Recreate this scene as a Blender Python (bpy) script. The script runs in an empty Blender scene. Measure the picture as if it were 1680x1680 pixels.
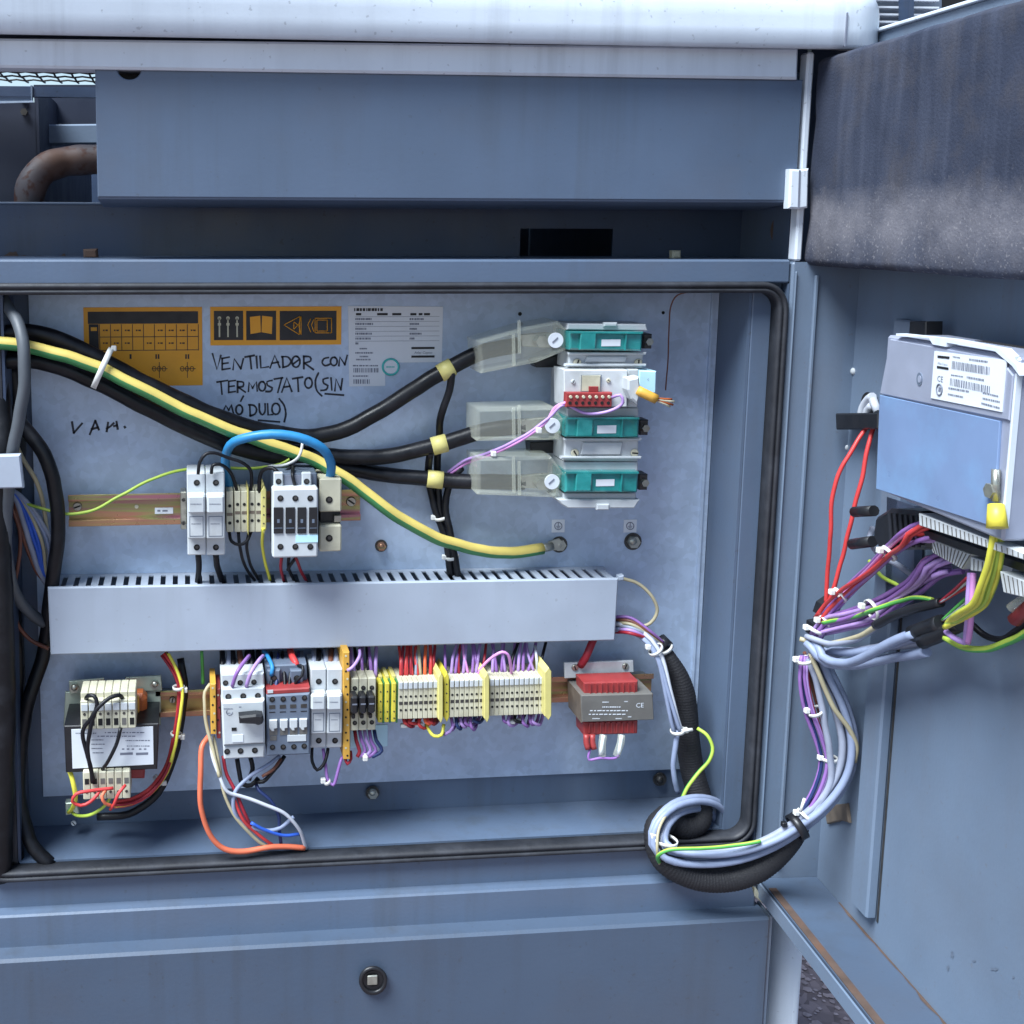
import bpy, math, random
from mathutils import Vector, Matrix
import numpy as np
random.seed(7)
SC = bpy.context.scene
COL = SC.collection

# ------------------------------------------------------------------ camera
FOC, PPX, PPY, RES = 1900.0, 489.0, 638.0, 1680.0
CAM = np.array([0.0, -1.19, 1.45])
def _n(v): return v / np.linalg.norm(v)
def _c(x, y): return np.array([(x - PPX) / FOC, (y - PPY) / FOC, 1.0])
_dY = _n(_c(304, 368)); _dZ = -_c(450, 14000); _dZ = _n(_dZ - _dY * _dZ.dot(_dY)); _dX = np.cross(_dY, _dZ)
cam_data = bpy.data.cameras.new('camera'); cam = bpy.data.objects.new('camera', cam_data); COL.objects.link(cam)
cam_data.sensor_width = 36.0; cam_data.lens = FOC / RES * 36.0
cam_data.shift_x = (RES / 2 - PPX) / RES; cam_data.shift_y = (PPY - RES / 2) / RES
cam_data.clip_start = 0.02; cam_data.clip_end = 500
cam.matrix_world = Matrix(((_dX[0], -_dX[1], -_dX[2], CAM[0]), (_dY[0], -_dY[1], -_dY[2], CAM[1]),
                           (_dZ[0], -_dZ[1], -_dZ[2], CAM[2]), (0, 0, 0, 1)))
SC.camera = cam

# ------------------------------------------------------------------ daylight (soft, overcast)
SUN_EL, SUN_AZ = math.radians(58), math.radians(237)      # azimuth clockwise from +Y; light comes from behind the camera
world = bpy.data.worlds.new('World'); SC.world = world; world.use_nodes = True
nt = world.node_tree; nt.nodes.clear()
sky = nt.nodes.new('ShaderNodeTexSky'); sky.sky_type = 'NISHITA'; sky.sun_disc = False
sky.sun_elevation = SUN_EL; sky.sun_rotation = SUN_AZ; sky.air_density = 1.0; sky.dust_density = 0.6; sky.ozone_density = 1.0
bg = nt.nodes.new('ShaderNodeBackground'); bg.inputs['Strength'].default_value = 0.06
wo = nt.nodes.new('ShaderNodeOutputWorld')
nt.links.new(sky.outputs[0], bg.inputs[0]); nt.links.new(bg.outputs[0], wo.inputs[0])
sl = bpy.data.lights.new('sun', 'SUN'); sl.energy = 3.4; sl.angle = math.radians(32); sl.color = (0.88, 0.95, 1.0)
sun = bpy.data.objects.new('sun', sl); COL.objects.link(sun)
_sd = Vector((math.sin(SUN_AZ) * math.cos(SUN_EL), math.cos(SUN_AZ) * math.cos(SUN_EL), math.sin(SUN_EL)))
sun.rotation_euler = _sd.to_track_quat('Z', 'Y').to_euler(); sun.location = (0, -3, 5)
vs = SC.view_settings; vs.view_transform = 'Standard'; vs.look = 'None'; vs.gamma = 1.0; vs.use_curve_mapping = False; vs.exposure = 1.55
SC.cycles.max_bounces = 8; SC.cycles.diffuse_bounces = 4; SC.cycles.transparent_max_bounces = 12
SC.cycles.use_denoising = True

# ------------------------------------------------------------------ photo measures -> places on real planes
def ray(x, y):
    d = _c(x, y); return np.array([_dX @ d, _dY @ d, _dZ @ d])
def at(x, y, Y):
    d = ray(x, y); p = CAM + d * (Y - CAM[1]) / d[1]; return Vector(p)
def mm(px, Y): return px * (Y - CAM[1]) / FOC / 1.04          # length of px pixels at depth Y (m)
DDIR = _n(ray(399, 367)); DDIR = Vector((DDIR[0], DDIR[1], 0)).normalized()   # along the open door, towards its hinge
DU = -DDIR; DN = Vector((DDIR.y, -DDIR.x, 0)); DA = at(1335, 1432, 0)
DA = Vector((DA.x, DA.y, 0))
def dw(u, o, z): return DA + DU * u - DN * o + Vector((0, 0, z))
def pd(x, y, o):
    d = Vector(ray(x, y)); a = DA - DN * o; c = Vector(CAM); t = (a - c).dot(DN) / d.dot(DN); return c + d * t
def duz(x, y, o):
    p = pd(x, y, o); return (p - DA).dot(DU), p.z
DM = Matrix(((DU.x, -DN.x, 0, DA.x), (DU.y, -DN.y, 0, DA.y), (0, 0, 1, 0), (0, 0, 0, 1)))   # (u, o, z) -> world

# ------------------------------------------------------------------ mesh helpers
class MB:
    def __init__(s, M=None): s.v = []; s.f = []; s.sm = []; s.mi = []; s.M = M
    def av(s, pts):
        b = len(s.v)
        for p in pts:
            p = Vector(p); s.v.append(s.M @ p if s.M is not None else p)
        return b
    def af(s, face, sm=False, mi=0): s.f.append(tuple(face)); s.sm.append(sm); s.mi.append(mi)
    def box(s, x0, x1, y0, y1, z0, z1, c=0.0):
        x0, x1 = min(x0, x1), max(x0, x1); y0, y1 = min(y0, y1), max(y0, y1); z0, z1 = min(z0, z1), max(z0, z1)
        c = min(c, (x1 - x0) * .49, (y1 - y0) * .49, (z1 - z0) * .49)
        if c <= 0:
            b = s.av([(x, y, z) for z in (z0, z1) for y in (y0, y1) for x in (x0, x1)])
            for q in ((0, 2, 3, 1), (4, 5, 7, 6), (0, 1, 5, 4), (2, 6, 7, 3), (0, 4, 6, 2), (1, 3, 7, 5)):
                s.af([b + i for i in q])
            return s
        idx = {}
        pts = []
        for i, x in enumerate((x0, x1)):
            for j, y in enumerate((y0, y1)):
                for k, z in enumerate((z0, z1)):
                    sx, sy, sz = (1, -1)[i], (1, -1)[j], (1, -1)[k]
                    for a in range(3):
                        idx[(i, j, k, a)] = len(pts)
                        pts.append((x + (0 if a == 0 else sx * c), y + (0 if a == 1 else sy * c), z + (0 if a == 2 else sz * c)))
        b = s.av(pts); g = lambda *t: b + idx[t]
        for i in (0, 1):
            q = [g(i, 0, 0, 0), g(i, 1, 0, 0), g(i, 1, 1, 0), g(i, 0, 1, 0)]; s.af(q if i else q[::-1])
            q = [g(0, i, 0, 1), g(1, i, 0, 1), g(1, i, 1, 1), g(0, i, 1, 1)]; s.af(q[::-1] if i else q)
            q = [g(0, 0, i, 2), g(1, 0, i, 2), g(1, 1, i, 2), g(0, 1, i, 2)]; s.af(q if i else q[::-1])
        for i in (0, 1):
            for j in (0, 1):
                s.af([g(i, j, 0, 0), g(i, j, 0, 1), g(i, j, 1, 1), g(i, j, 1, 0)] if i == j else [g(i, j, 0, 1), g(i, j, 0, 0), g(i, j, 1, 0), g(i, j, 1, 1)])
                s.af([g(i, 0, j, 0), g(i, 1, j, 0), g(i, 1, j, 2), g(i, 0, j, 2)] if i == j else [g(i, 1, j, 0), g(i, 0, j, 0), g(i, 0, j, 2), g(i, 1, j, 2)])
                s.af([g(0, i, j, 1), g(0, i, j, 2), g(1, i, j, 2), g(1, i, j, 1)] if i == j else [g(0, i, j, 2), g(0, i, j, 1), g(1, i, j, 1), g(1, i, j, 2)])
                for k in (0, 1):
                    t = [g(i, j, k, 0), g(i, j, k, 1), g(i, j, k, 2)]; s.af(t if (i + j + k) % 2 else t[::-1])
        return s
    def pb(s, x0, y0, x1, y1, Yf, Yb, c=0.0):
        a, b_, d, e = at(x0, y0, Yf), at(x1, y0, Yf), at(x0, y1, Yf), at(x1, y1, Yf)
        return s.box((a.x + d.x) / 2, (b_.x + e.x) / 2, Yf, Yb, (d.z + e.z) / 2, (a.z + b_.z) / 2, c)
    def poly(s, pts, n0, depth, c=0.0):
        """extrude a closed outline (world points) along vector depth; c = chamfer of the front edge"""
        k = len(pts); pts = [Vector(p) for p in pts]; depth = Vector(depth)
        if c > 0:
            dn = depth.normalized(); ins = []
            for i in range(k):
                p, q, r = pts[i - 1], pts[i], pts[(i + 1) % k]
                e1 = (q - p).normalized(); e2 = (r - q).normalized()
                m1 = e1.cross(dn); m2 = e2.cross(dn); m = (m1 + m2); m = m / max(.3, m.dot(m1) if m.length else 1)
                ins.append(q + m * c)
            area = lambda l: sum((l[i] - l[0]).cross(l[(i + 1) % k] - l[0]).length for i in range(k))
            if area(ins) > area(pts):
                ins = [2 * a - b for a, b in zip(pts, ins)]
            b0 = s.av(ins); b1 = s.av([p + dn * c for p in pts]); b2 = s.av([p + depth for p in pts])
            s.af(range(b0, b0 + k))
            for a, b in ((b0, b1), (b1, b2)):
                for i in range(k): s.af((a + i, b + i, b + (i + 1) % k, a + (i + 1) % k))
            s.af(range(b2 + k - 1, b2 - 1, -1))
            return s
        b0 = s.av(pts); b2 = s.av([p + depth for p in pts])
        s.af(range(b0, b0 + k)); s.af(range(b2 + k - 1, b2 - 1, -1))
        for i in range(k): s.af((b0 + i, b2 + i, b2 + (i + 1) % k, b0 + (i + 1) % k))
        return s
    def pp(s, pix, Yf, Yb, c=0.0): return s.poly([at(x, y, Yf) for x, y in pix], None, (0, Yb - Yf, 0), c)
    def cyl(s, p, axis, r, h, n=16, r2=None, caps=True):
        p = Vector(p); ax = Vector(axis).normalized(); r2 = r if r2 is None else r2
        t = Vector((0, 0, 1)) if abs(ax.z) < .9 else Vector((1, 0, 0)); a = ax.cross(t).normalized(); b_ = ax.cross(a)
        dirs = [a * math.cos(2 * math.pi * i / n) + b_ * math.sin(2 * math.pi * i / n) for i in range(n)]
        b0 = s.av([p + d * r for d in dirs]); b1 = s.av([p + ax * h + d * r2 for d in dirs])
        for i in range(n): s.af((b0 + i, b0 + (i + 1) % n, b1 + (i + 1) % n, b1 + i), n > 8)
        if caps: s.af(range(b0 + n - 1, b0 - 1, -1)); s.af(range(b1, b1 + n))
        return s
    def pc(s, x, y, Yf, rpx, h, n=16, r2=None):
        """disc facing the room: base at depth Yf, standing h proud"""
        k = mm(1, Yf); return s.cyl(at(x, y, Yf), (0, -1, 0), rpx * k, h, n, None if r2 is None else r2 * k)
    def dome(s, p, axis, r, h, n=14, m=4):
        p = Vector(p); ax = Vector(axis).normalized(); t = Vector((0, 0, 1)) if abs(ax.z) < .9 else Vector((1, 0, 0))
        a = ax.cross(t).normalized(); b_ = ax.cross(a); rows = []
        for j in range(m):
            ph = math.pi / 2 * j / m
            rows.append(s.av([p + ax * h * math.sin(ph) + (a * math.cos(2 * math.pi * i / n) + b_ * math.sin(2 * math.pi * i / n)) * r * math.cos(ph) for i in range(n)]))
        top = s.av([p + ax * h])
        for j in range(m - 1):
            for i in range(n): s.af((rows[j] + i, rows[j] + (i + 1) % n, rows[j + 1] + (i + 1) % n, rows[j + 1] + i), True)
        for i in range(n): s.af((rows[-1] + i, rows[-1] + (i + 1) % n, top), True)
        return s
    def tube(s, pts, r, n=8, closed=False, caps=True, two=False, rf=None, ref=(0, 0, 1)):
        pts = [Vector(p) for p in pts]; k = len(pts); rings = []
        tg = []
        for i in range(k):
            if closed: t = pts[(i + 1) % k] - pts[i - 1]
            else: t = pts[min(i + 1, k - 1)] - pts[max(i - 1, 0)]
            tg.append(t.normalized() if t.length > 1e-9 else Vector((1, 0, 0)))
        u = Vector(ref); u = u - tg[0] * u.dot(tg[0])
        if u.length < .15: u = Vector((0, -1, 0)) - tg[0] * Vector((0, -1, 0)).dot(tg[0])
        u.normalize()
        for i in range(k):
            u = u - tg[i] * u.dot(tg[i]); u.normalize(); w = tg[i].cross(u)
            rr = r if rf is None else r * rf(i / (k - 1))
            rings.append(s.av([pts[i] + (u * math.cos(2 * math.pi * (j + .5) / n) + w * math.sin(2 * math.pi * (j + .5) / n)) * rr for j in range(n)]))
        for i in range(k if closed else k - 1):
            a, b = rings[i], rings[(i + 1) % k]
            for j in range(n):
                ang = math.cos(2 * math.pi * (j + 1) / n)
                s.af((a + j, a + (j + 1) % n, b + (j + 1) % n, b + j), True, 1 if (two and ang < 0) else 0)
        if caps and not closed: s.af(range(rings[0] + n - 1, rings[0] - 1, -1)); s.af(range(rings[-1], rings[-1] + n))
        return s
    def quad(s, a, b, c, d): i = s.av([a, b, c, d]); s.af((i, i + 1, i + 2, i + 3)); return s

def smooth_path(pts, step=0.006):
    pts = [Vector(p) for p in pts]
    if len(pts) < 3: return pts
    P = [2 * pts[0] - pts[1]] + pts + [2 * pts[-1] - pts[-2]]; out = []
    for i in range(1, len(P) - 2):
        p0, p1, p2, p3 = P[i - 1:i + 3]
        t01 = max((p1 - p0).length, 1e-5) ** .5; t12 = max((p2 - p1).length, 1e-5) ** .5; t23 = max((p3 - p2).length, 1e-5) ** .5
        m1 = (p2 - p1) + t12 * ((p1 - p0) / t01 - (p2 - p0) / (t01 + t12)); m2 = (p2 - p1) + t12 * ((p3 - p2) / t23 - (p3 - p1) / (t12 + t23))
        k = max(2, int((p2 - p1).length / step))
        for j in range(k):
            t = j / k; t2, t3 = t * t, t * t * t
            out.append(p1 * (2 * t3 - 3 * t2 + 1) + m1 * (t3 - 2 * t2 + t) + p2 * (-2 * t3 + 3 * t2) + m2 * (t3 - t2))
    out.append(pts[-1]); return out

def tag(o, label=None, cat=None, group=None, kind=None):
    if label: o['label'] = label
    if cat: o['category'] = cat
    if group: o['group'] = group
    if kind: o['kind'] = kind
    return o
def _world_loc(o):
    l = Vector((0, 0, 0))
    while o is not None: l += o.location; o = o.parent
    return l
def obj(name, mb, mat, parent=None):
    vs_ = [Vector(v) for v in mb.v]
    lo = Vector([min(v[i] for v in vs_) for i in range(3)]); hi = Vector([max(v[i] for v in vs_) for i in range(3)])
    L = Vector(((lo.x + hi.x) / 2, (lo.y + hi.y) / 2, lo.z))
    me = bpy.data.meshes.new(name); me.from_pydata([v - L for v in vs_], [], mb.f)
    me.polygons.foreach_set('use_smooth', mb.sm)
    for m in (mat if isinstance(mat, (list, tuple)) else [mat]): me.materials.append(m)
    if any(mb.mi): me.polygons.foreach_set('material_index', mb.mi)
    me.update()
    o = bpy.data.objects.new(name, me); COL.objects.link(o)
    o.location = L
    if parent is not None: o.parent = parent; o.location = L - _world_loc(parent)
    return o
def thing(name, label, cat, loc, group=None):
    o = bpy.data.objects.new(name, None); COL.objects.link(o); o.location = Vector(loc); o.empty_display_size = .02
    return tag(o, label, cat, group)
def single(name, mb, mat, label, cat, group=None): return tag(obj(name, mb, mat), label, cat, group)

# ------------------------------------------------------------------ materials
def lin(h):
    h = h.lstrip('#'); c = [int(h[i:i + 2], 16) / 255 for i in (0, 2, 4)]
    return tuple((x / 12.92 if x <= .04045 else ((x + .055) / 1.055) ** 2.4) for x in c) + (1,)
def mat(name, hexc, rough=.5, metal=0.0, var=.12, scale=40, bump=0.0, bscale=200, spec=.5, dirt=None, dirt_amt=0.0, dirt_scale=6, coat=0):
    m = bpy.data.materials.new(name); m.use_nodes = True; n = m.node_tree.nodes; l = m.node_tree.links
    b = n['Principled BSDF']; b.inputs['Roughness'].default_value = rough; b.inputs['Metallic'].default_value = metal
    b.inputs['Specular IOR Level'].default_value = spec; b.inputs['Coat Weight'].default_value = coat
    tc = n.new('ShaderNodeTexCoord'); geo = n.new('ShaderNodeNewGeometry')
    nz = n.new('ShaderNodeTexNoise'); nz.inputs['Scale'].default_value = scale; nz.inputs['Detail'].default_value = 5
    l.new(geo.outputs['Position'], nz.inputs['Vector'])
    c = lin(hexc)
    mp = n.new('ShaderNodeMapRange'); mp.inputs['From Min'].default_value = .3; mp.inputs['From Max'].default_value = .7
    mp.inputs['To Min'].default_value = 1 - var; mp.inputs['To Max'].default_value = 1 + var; l.new(nz.outputs[0], mp.inputs[0])
    mx = n.new('ShaderNodeVectorMath'); mx.operation = 'SCALE'; mx.inputs[0].default_value = c[:3]; l.new(mp.outputs[0], mx.inputs['Scale'])
    out = mx.outputs[0]
    if dirt:
        n2 = n.new('ShaderNodeTexNoise'); n2.inputs['Scale'].default_value = dirt_scale; n2.inputs['Detail'].default_value = 9; n2.inputs['Roughness'].default_value = .65
        l.new(geo.outputs['Position'], n2.inputs['Vector'])
        r2 = n.new('ShaderNodeMapRange'); r2.inputs['From Min'].default_value = .48; r2.inputs['From Max'].default_value = .72; r2.inputs['To Max'].default_value = dirt_amt
        l.new(n2.outputs[0], r2.inputs[0])
        mix = n.new('ShaderNodeMix'); mix.data_type = 'RGBA'; l.new(r2.outputs[0], mix.inputs['Factor']); l.new(out, mix.inputs['A']); mix.inputs['B'].default_value = lin(dirt)
        out = mix.outputs['Result']
    l.new(out, b.inputs['Base Color'])
    rr = n.new('ShaderNodeMapRange'); rr.inputs['From Min'].default_value = .3; rr.inputs['From Max'].default_value = .7
    rr.inputs['To Min'].default_value = max(.03, rough - .08); rr.inputs['To Max'].default_value = min(1, rough + .1); l.new(nz.outputs[0], rr.inputs[0]); l.new(rr.outputs[0], b.inputs['Roughness'])
    if bump:
        n3 = n.new('ShaderNodeTexNoise'); n3.inputs['Scale'].default_value = bscale; n3.inputs['Detail'].default_value = 3; l.new(geo.outputs['Position'], n3.inputs['Vector'])
        bp = n.new('ShaderNodeBump'); bp.inputs['Strength'].default_value = bump; bp.inputs['Distance'].default_value = .001; l.new(n3.outputs[0], bp.inputs['Height']); l.new(bp.outputs[0], b.inputs['Normal'])
    return m
def glassy(name, hexc, alpha=.35, rough=.15):
    m = bpy.data.materials.new(name); m.use_nodes = True; n = m.node_tree.nodes; l = m.node_tree.links; n.clear()
    o = n.new('ShaderNodeOutputMaterial'); t = n.new('ShaderNodeBsdfTransparent'); t.inputs[0].default_value = (.99, 1, .985, 1)
    p = n.new('ShaderNodeBsdfPrincipled'); p.inputs['Base Color'].default_value = lin(hexc); p.inputs['Roughness'].default_value = rough; p.inputs['Specular IOR Level'].default_value = .8
    fr = n.new('ShaderNodeLayerWeight'); fr.inputs[0].default_value = .25
    mr = n.new('ShaderNodeMapRange'); mr.inputs['To Min'].default_value = alpha; mr.inputs['To Max'].default_value = min(1, alpha + .55); l.new(fr.outputs['Facing'], mr.inputs[0])
    mx = n.new('ShaderNodeMixShader'); l.new(mr.outputs[0], mx.inputs[0]); l.new(t.outputs[0], mx.inputs[1]); l.new(p.outputs[0], mx.inputs[2]); l.new(mx.outputs[0], o.inputs[0])
    return m

M = {}
M['paint'] = mat('blue_grey_paint', '#526176', .42, 0, .05, 9, .12, 260, dirt='#57585f', dirt_amt=.35, dirt_scale=5)
M['paint_dark'] = mat('dark_shaded_blue_grey_paint', '#33425a', .45, 0, .07, 12, .12, 260, dirt='#4a4844', dirt_amt=.4, dirt_scale=8)  # blue-grey darkened to carry recess and interior shade; also on dark bars
M['door_paint'] = mat('door_blue_grey_paint', '#647386', .45, 0, .06, 7, .15, 240, dirt='#5c6068', dirt_amt=.35, dirt_scale=4)
M['bay_shade'] = mat('navy_bay_shade', '#1d2538', .6, 0, .1, 20)  # dark navy put on the bay sheets to stand for their deep shade
M['shaded_panel_paint'] = mat('worn_shaded_panel_paint', '#425063', .5, 0, .06, 6, .12, 240, dirt='#474c57', dirt_amt=.45, dirt_scale=5)  # blue-grey darkened for the shade low on the machine, with worn streaks
M['white_paint'] = mat('pale_grey_canopy_paint', '#ccd4dd', .38, 0, .03, 6, .06, 300, dirt='#9a9fa8', dirt_amt=.25, dirt_scale=5)
M['galv'] = mat('galvanised_steel', '#b2c3d9', .48, .25, .1, 25, .08, 300, dirt='#8f9cae', dirt_amt=.6, dirt_scale=11)
M['zinc'] = mat('zinc_hardware', '#a7a79c', .35, .8, .15, 120)
M['steel_dark'] = mat('dark_hardware', '#4c4a48', .45, .6, .2, 120)
M['rubber'] = mat('black_rubber', '#212329', .6, 0, .15, 60, .2, 300, dirt='#3d4048', dirt_amt=.7, dirt_scale=14)
M['black'] = mat('black_plastic', '#17181c', .4, 0, .1, 80, .05)
M['hole'] = mat('unlit_hole_black', '#0b0b0d', .8, 0, .1, 80)
M['cable_black'] = mat('black_cable_jacket', '#0f1014', .4, 0, .2, 60, .15, 300, spec=.3, dirt='#25262c', dirt_amt=.6, dirt_scale=30)
M['white_pl'] = mat('white_plastic', '#b7bcbf', .42, 0, .03, 60, .03, dirt='#9a9c98', dirt_amt=.35, dirt_scale=45)
M['grey_pl'] = mat('pale_grey_plastic', '#bcc0c2', .45, 0, .04, 60, .03, dirt='#8f8f8a', dirt_amt=.4, dirt_scale=45)
M['beige_pl'] = mat('beige_plastic', '#bdb9a2', .5, 0, .05, 60, .03, dirt='#8f8872', dirt_amt=.45, dirt_scale=50)
M['trunk'] = mat('trunking_grey_plastic', '#9da6b3', .45, 0, .04, 20, .05, 200, dirt='#8e909c', dirt_amt=.3, dirt_scale=9)
M['slate_pl'] = mat('slate_grey_plastic', '#5d6878', .45, 0, .06, 60)
M['teal'] = mat('teal_plastic', '#1b7a78', .2, 0, .25, 60, 0, coat=.5, dirt='#3f8f8c', dirt_amt=.5, dirt_scale=30)
M['yellow_pl'] = mat('yellow_plastic', '#cbbd42', .45, 0, .07, 60)
M['yellow_pale'] = mat('pale_yellow_plastic', '#c6bc74', .45, 0, .07, 60)
M['orange_pl'] = mat('orange_yellow_plastic', '#c4953a', .5, 0, .1, 60)
M['red_pl'] = mat('red_plastic', '#8a3030', .45, 0, .12, 60)
M['orange_st'] = mat('amber_sticker', '#e09a1a', .45, 0, .06, 12, dirt='#c98716', dirt_amt=.5, dirt_scale=18)
M['ink'] = mat('black_ink', '#17161a', .5, 0, .1, 80)
M['ink_grey'] = mat('grey_ink', '#6d7280', .6, 0, .1, 80)
M['marker'] = mat('marker_ink', '#1b1f2c', .5, 0, .25, 150)
M['paper'] = mat('white_label', '#cfd4da', .5, 0, .03, 30)
M['film'] = mat('pale_blue_film', '#6f84a6', .34, 0, .1, 14, dirt='#7292b6', dirt_amt=.8, dirt_scale=16)
M['teal_ink'] = mat('teal_ink', '#3bb0ac', .5, 0, .05, 60)
M['pale_blue'] = mat('pale_blue_label', '#b5dcea', .45, 0, .03, 60)
M['clear'] = glassy('clear_plastic', '#d3d6c8', .17, .07)
M['clear_teal'] = glassy('teal_clear_plastic', '#1aa39c', .72, .12)
M['foam'] = mat('dirty_grey_foam', '#343947', .95, 0, .12, 30, .5, 380, spec=.1, dirt='#4a4749', dirt_amt=.7, dirt_scale=14)
M['rust'] = mat('rusty_brown', '#4a3b33', .85, 0, .25, 60, .4, 200, dirt='#5f3f2b', dirt_amt=.7, dirt_scale=25)
M['sleeve'] = mat('black_braided_sleeve', '#15151a', .7, 0, .25, 500, .6, 700)
M['core'] = mat('grey_transformer_core', '#65635f', .55, .1, .1, 60)
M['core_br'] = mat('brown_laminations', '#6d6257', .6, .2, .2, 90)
M['copper'] = mat('orange_coil_tape', '#a4552a', .4, 0, .2, 60)
M['copper_y'] = mat('amber_coil_former', '#c9923f', .4, 0, .2, 60)
M['olive'] = mat('passivated_steel', '#a3ae9f', .4, .45, .15, 40)
for k_, h_ in dict(red='#b93a3a', purple='#86609e', violet='#a486bd', blue='#2f59b8', sky='#2b78ab', grey='#8a90a0', greyblue='#828da6', tan='#a59c80', yellow='#cbc648',
                   green='#4f9a4a', lime='#9fb548', orange='#e0653c', brown='#6b4335', white='#b6bac3', pink='#c98ac4', dkblue='#24325c', maroon='#8c2330', salmon='#c9684b').items():
    M['w_' + k_] = mat('wire_' + k_, h_, .42, 0, .1, 60, spec=.35)
M['w_black'] = mat('wire_black', '#121318', .42, 0, .1, 60, spec=.3)
M['gy_y'] = mat('earth_yellow', '#cfbb66', .36, 0, .06, 60); M['gy_g'] = mat('earth_green', '#3b7d4a', .36, 0, .08, 60)
M['conduit'] = mat('grey_conduit', '#4b5056', .5, 0, .06, 60)
M['tie'] = mat('white_nylon', '#cfcfcb', .35, 0, .03, 60)

def rail_mat():
    m = mat('iridescent_passivated_rail', '#b48a5c', .33, .55, .1, 60); n = m.node_tree.nodes; l = m.node_tree.links; b = n['Principled BSDF']
    g = n.new('ShaderNodeNewGeometry'); nz = n.new('ShaderNodeTexNoise'); nz.inputs['Scale'].default_value = 7; nz.inputs['Detail'].default_value = 2
    mp = n.new('ShaderNodeMapping'); mp.inputs['Scale'].default_value = (.6, 1, 14); l.new(g.outputs['Position'], mp.inputs[0]); l.new(mp.outputs[0], nz.inputs['Vector'])
    cr = n.new('ShaderNodeValToRGB'); e = cr.color_ramp.elements; e[0].position = .3; e[0].color = lin('#9f8e5a'); e[1].position = .7; e[1].color = lin('#a06a76')
    x = e.new(.48); x.color = lin('#ab7a66'); x = e.new(.58); x.color = lin('#93945f')
    l.new(nz.outputs[0], cr.inputs[0]); l.new(cr.outputs[0], b.inputs['Base Color']); return m
M['rail'] = rail_mat()
def weather(m, streak_hex, amt, speck=True):
    """run-off streaks, speckles and rubbed patches on painted sheet"""
    n = m.node_tree.nodes; l = m.node_tree.links; b = n['Principled BSDF']; src = b.inputs['Base Color'].links[0].from_socket
    g = n.new('ShaderNodeNewGeometry'); mp = n.new('ShaderNodeMapping'); mp.inputs['Scale'].default_value = (38, 38, 2.2); l.new(g.outputs['Position'], mp.inputs[0])
    nz = n.new('ShaderNodeTexNoise'); nz.inputs['Scale'].default_value = 1.0; nz.inputs['Detail'].default_value = 7; nz.inputs['Roughness'].default_value = .6; l.new(mp.outputs[0], nz.inputs['Vector'])
    big = n.new('ShaderNodeTexNoise'); big.inputs['Scale'].default_value = 3.2; big.inputs['Detail'].default_value = 6; l.new(g.outputs['Position'], big.inputs['Vector'])
    r = n.new('ShaderNodeMapRange'); r.inputs['From Min'].default_value = .5; r.inputs['From Max'].default_value = .72; r.inputs['To Max'].default_value = amt; l.new(nz.outputs[0], r.inputs[0])
    r2 = n.new('ShaderNodeMapRange'); r2.inputs['From Min'].default_value = .38; r2.inputs['From Max'].default_value = .62; l.new(big.outputs[0], r2.inputs[0])
    mu = n.new('ShaderNodeMath'); mu.operation = 'MULTIPLY'; l.new(r.outputs[0], mu.inputs[0]); l.new(r2.outputs[0], mu.inputs[1])
    mx = n.new('ShaderNodeMix'); mx.data_type = 'RGBA'; l.new(mu.outputs[0], mx.inputs['Factor']); l.new(src, mx.inputs['A']); mx.inputs['B'].default_value = lin(streak_hex); out = mx.outputs['Result']
    if speck:
        sp = n.new('ShaderNodeTexNoise'); sp.inputs['Scale'].default_value = 160; sp.inputs['Detail'].default_value = 2; l.new(g.outputs['Position'], sp.inputs['Vector'])
        r3 = n.new('ShaderNodeMapRange'); r3.inputs['From Min'].default_value = .69; r3.inputs['From Max'].default_value = .74; r3.inputs['To Max'].default_value = .5; l.new(sp.outputs[0], r3.inputs[0])
        m2 = n.new('ShaderNodeMix'); m2.data_type = 'RGBA'; l.new(r3.outputs[0], m2.inputs['Factor']); l.new(out, m2.inputs['A']); m2.inputs['B'].default_value = lin(streak_hex); out = m2.outputs['Result']
    l.new(out, b.inputs['Base Color'])
weather(M['paint'], '#4a525c', .55); weather(M['door_paint'], '#626670', .5); weather(M['shaded_panel_paint'], '#3c424b', .6); weather(M['white_paint'], '#8c9096', .4); weather(M['paint_dark'], '#23282f', .5); weather(M['trunk'], '#868b93', .35)
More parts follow.
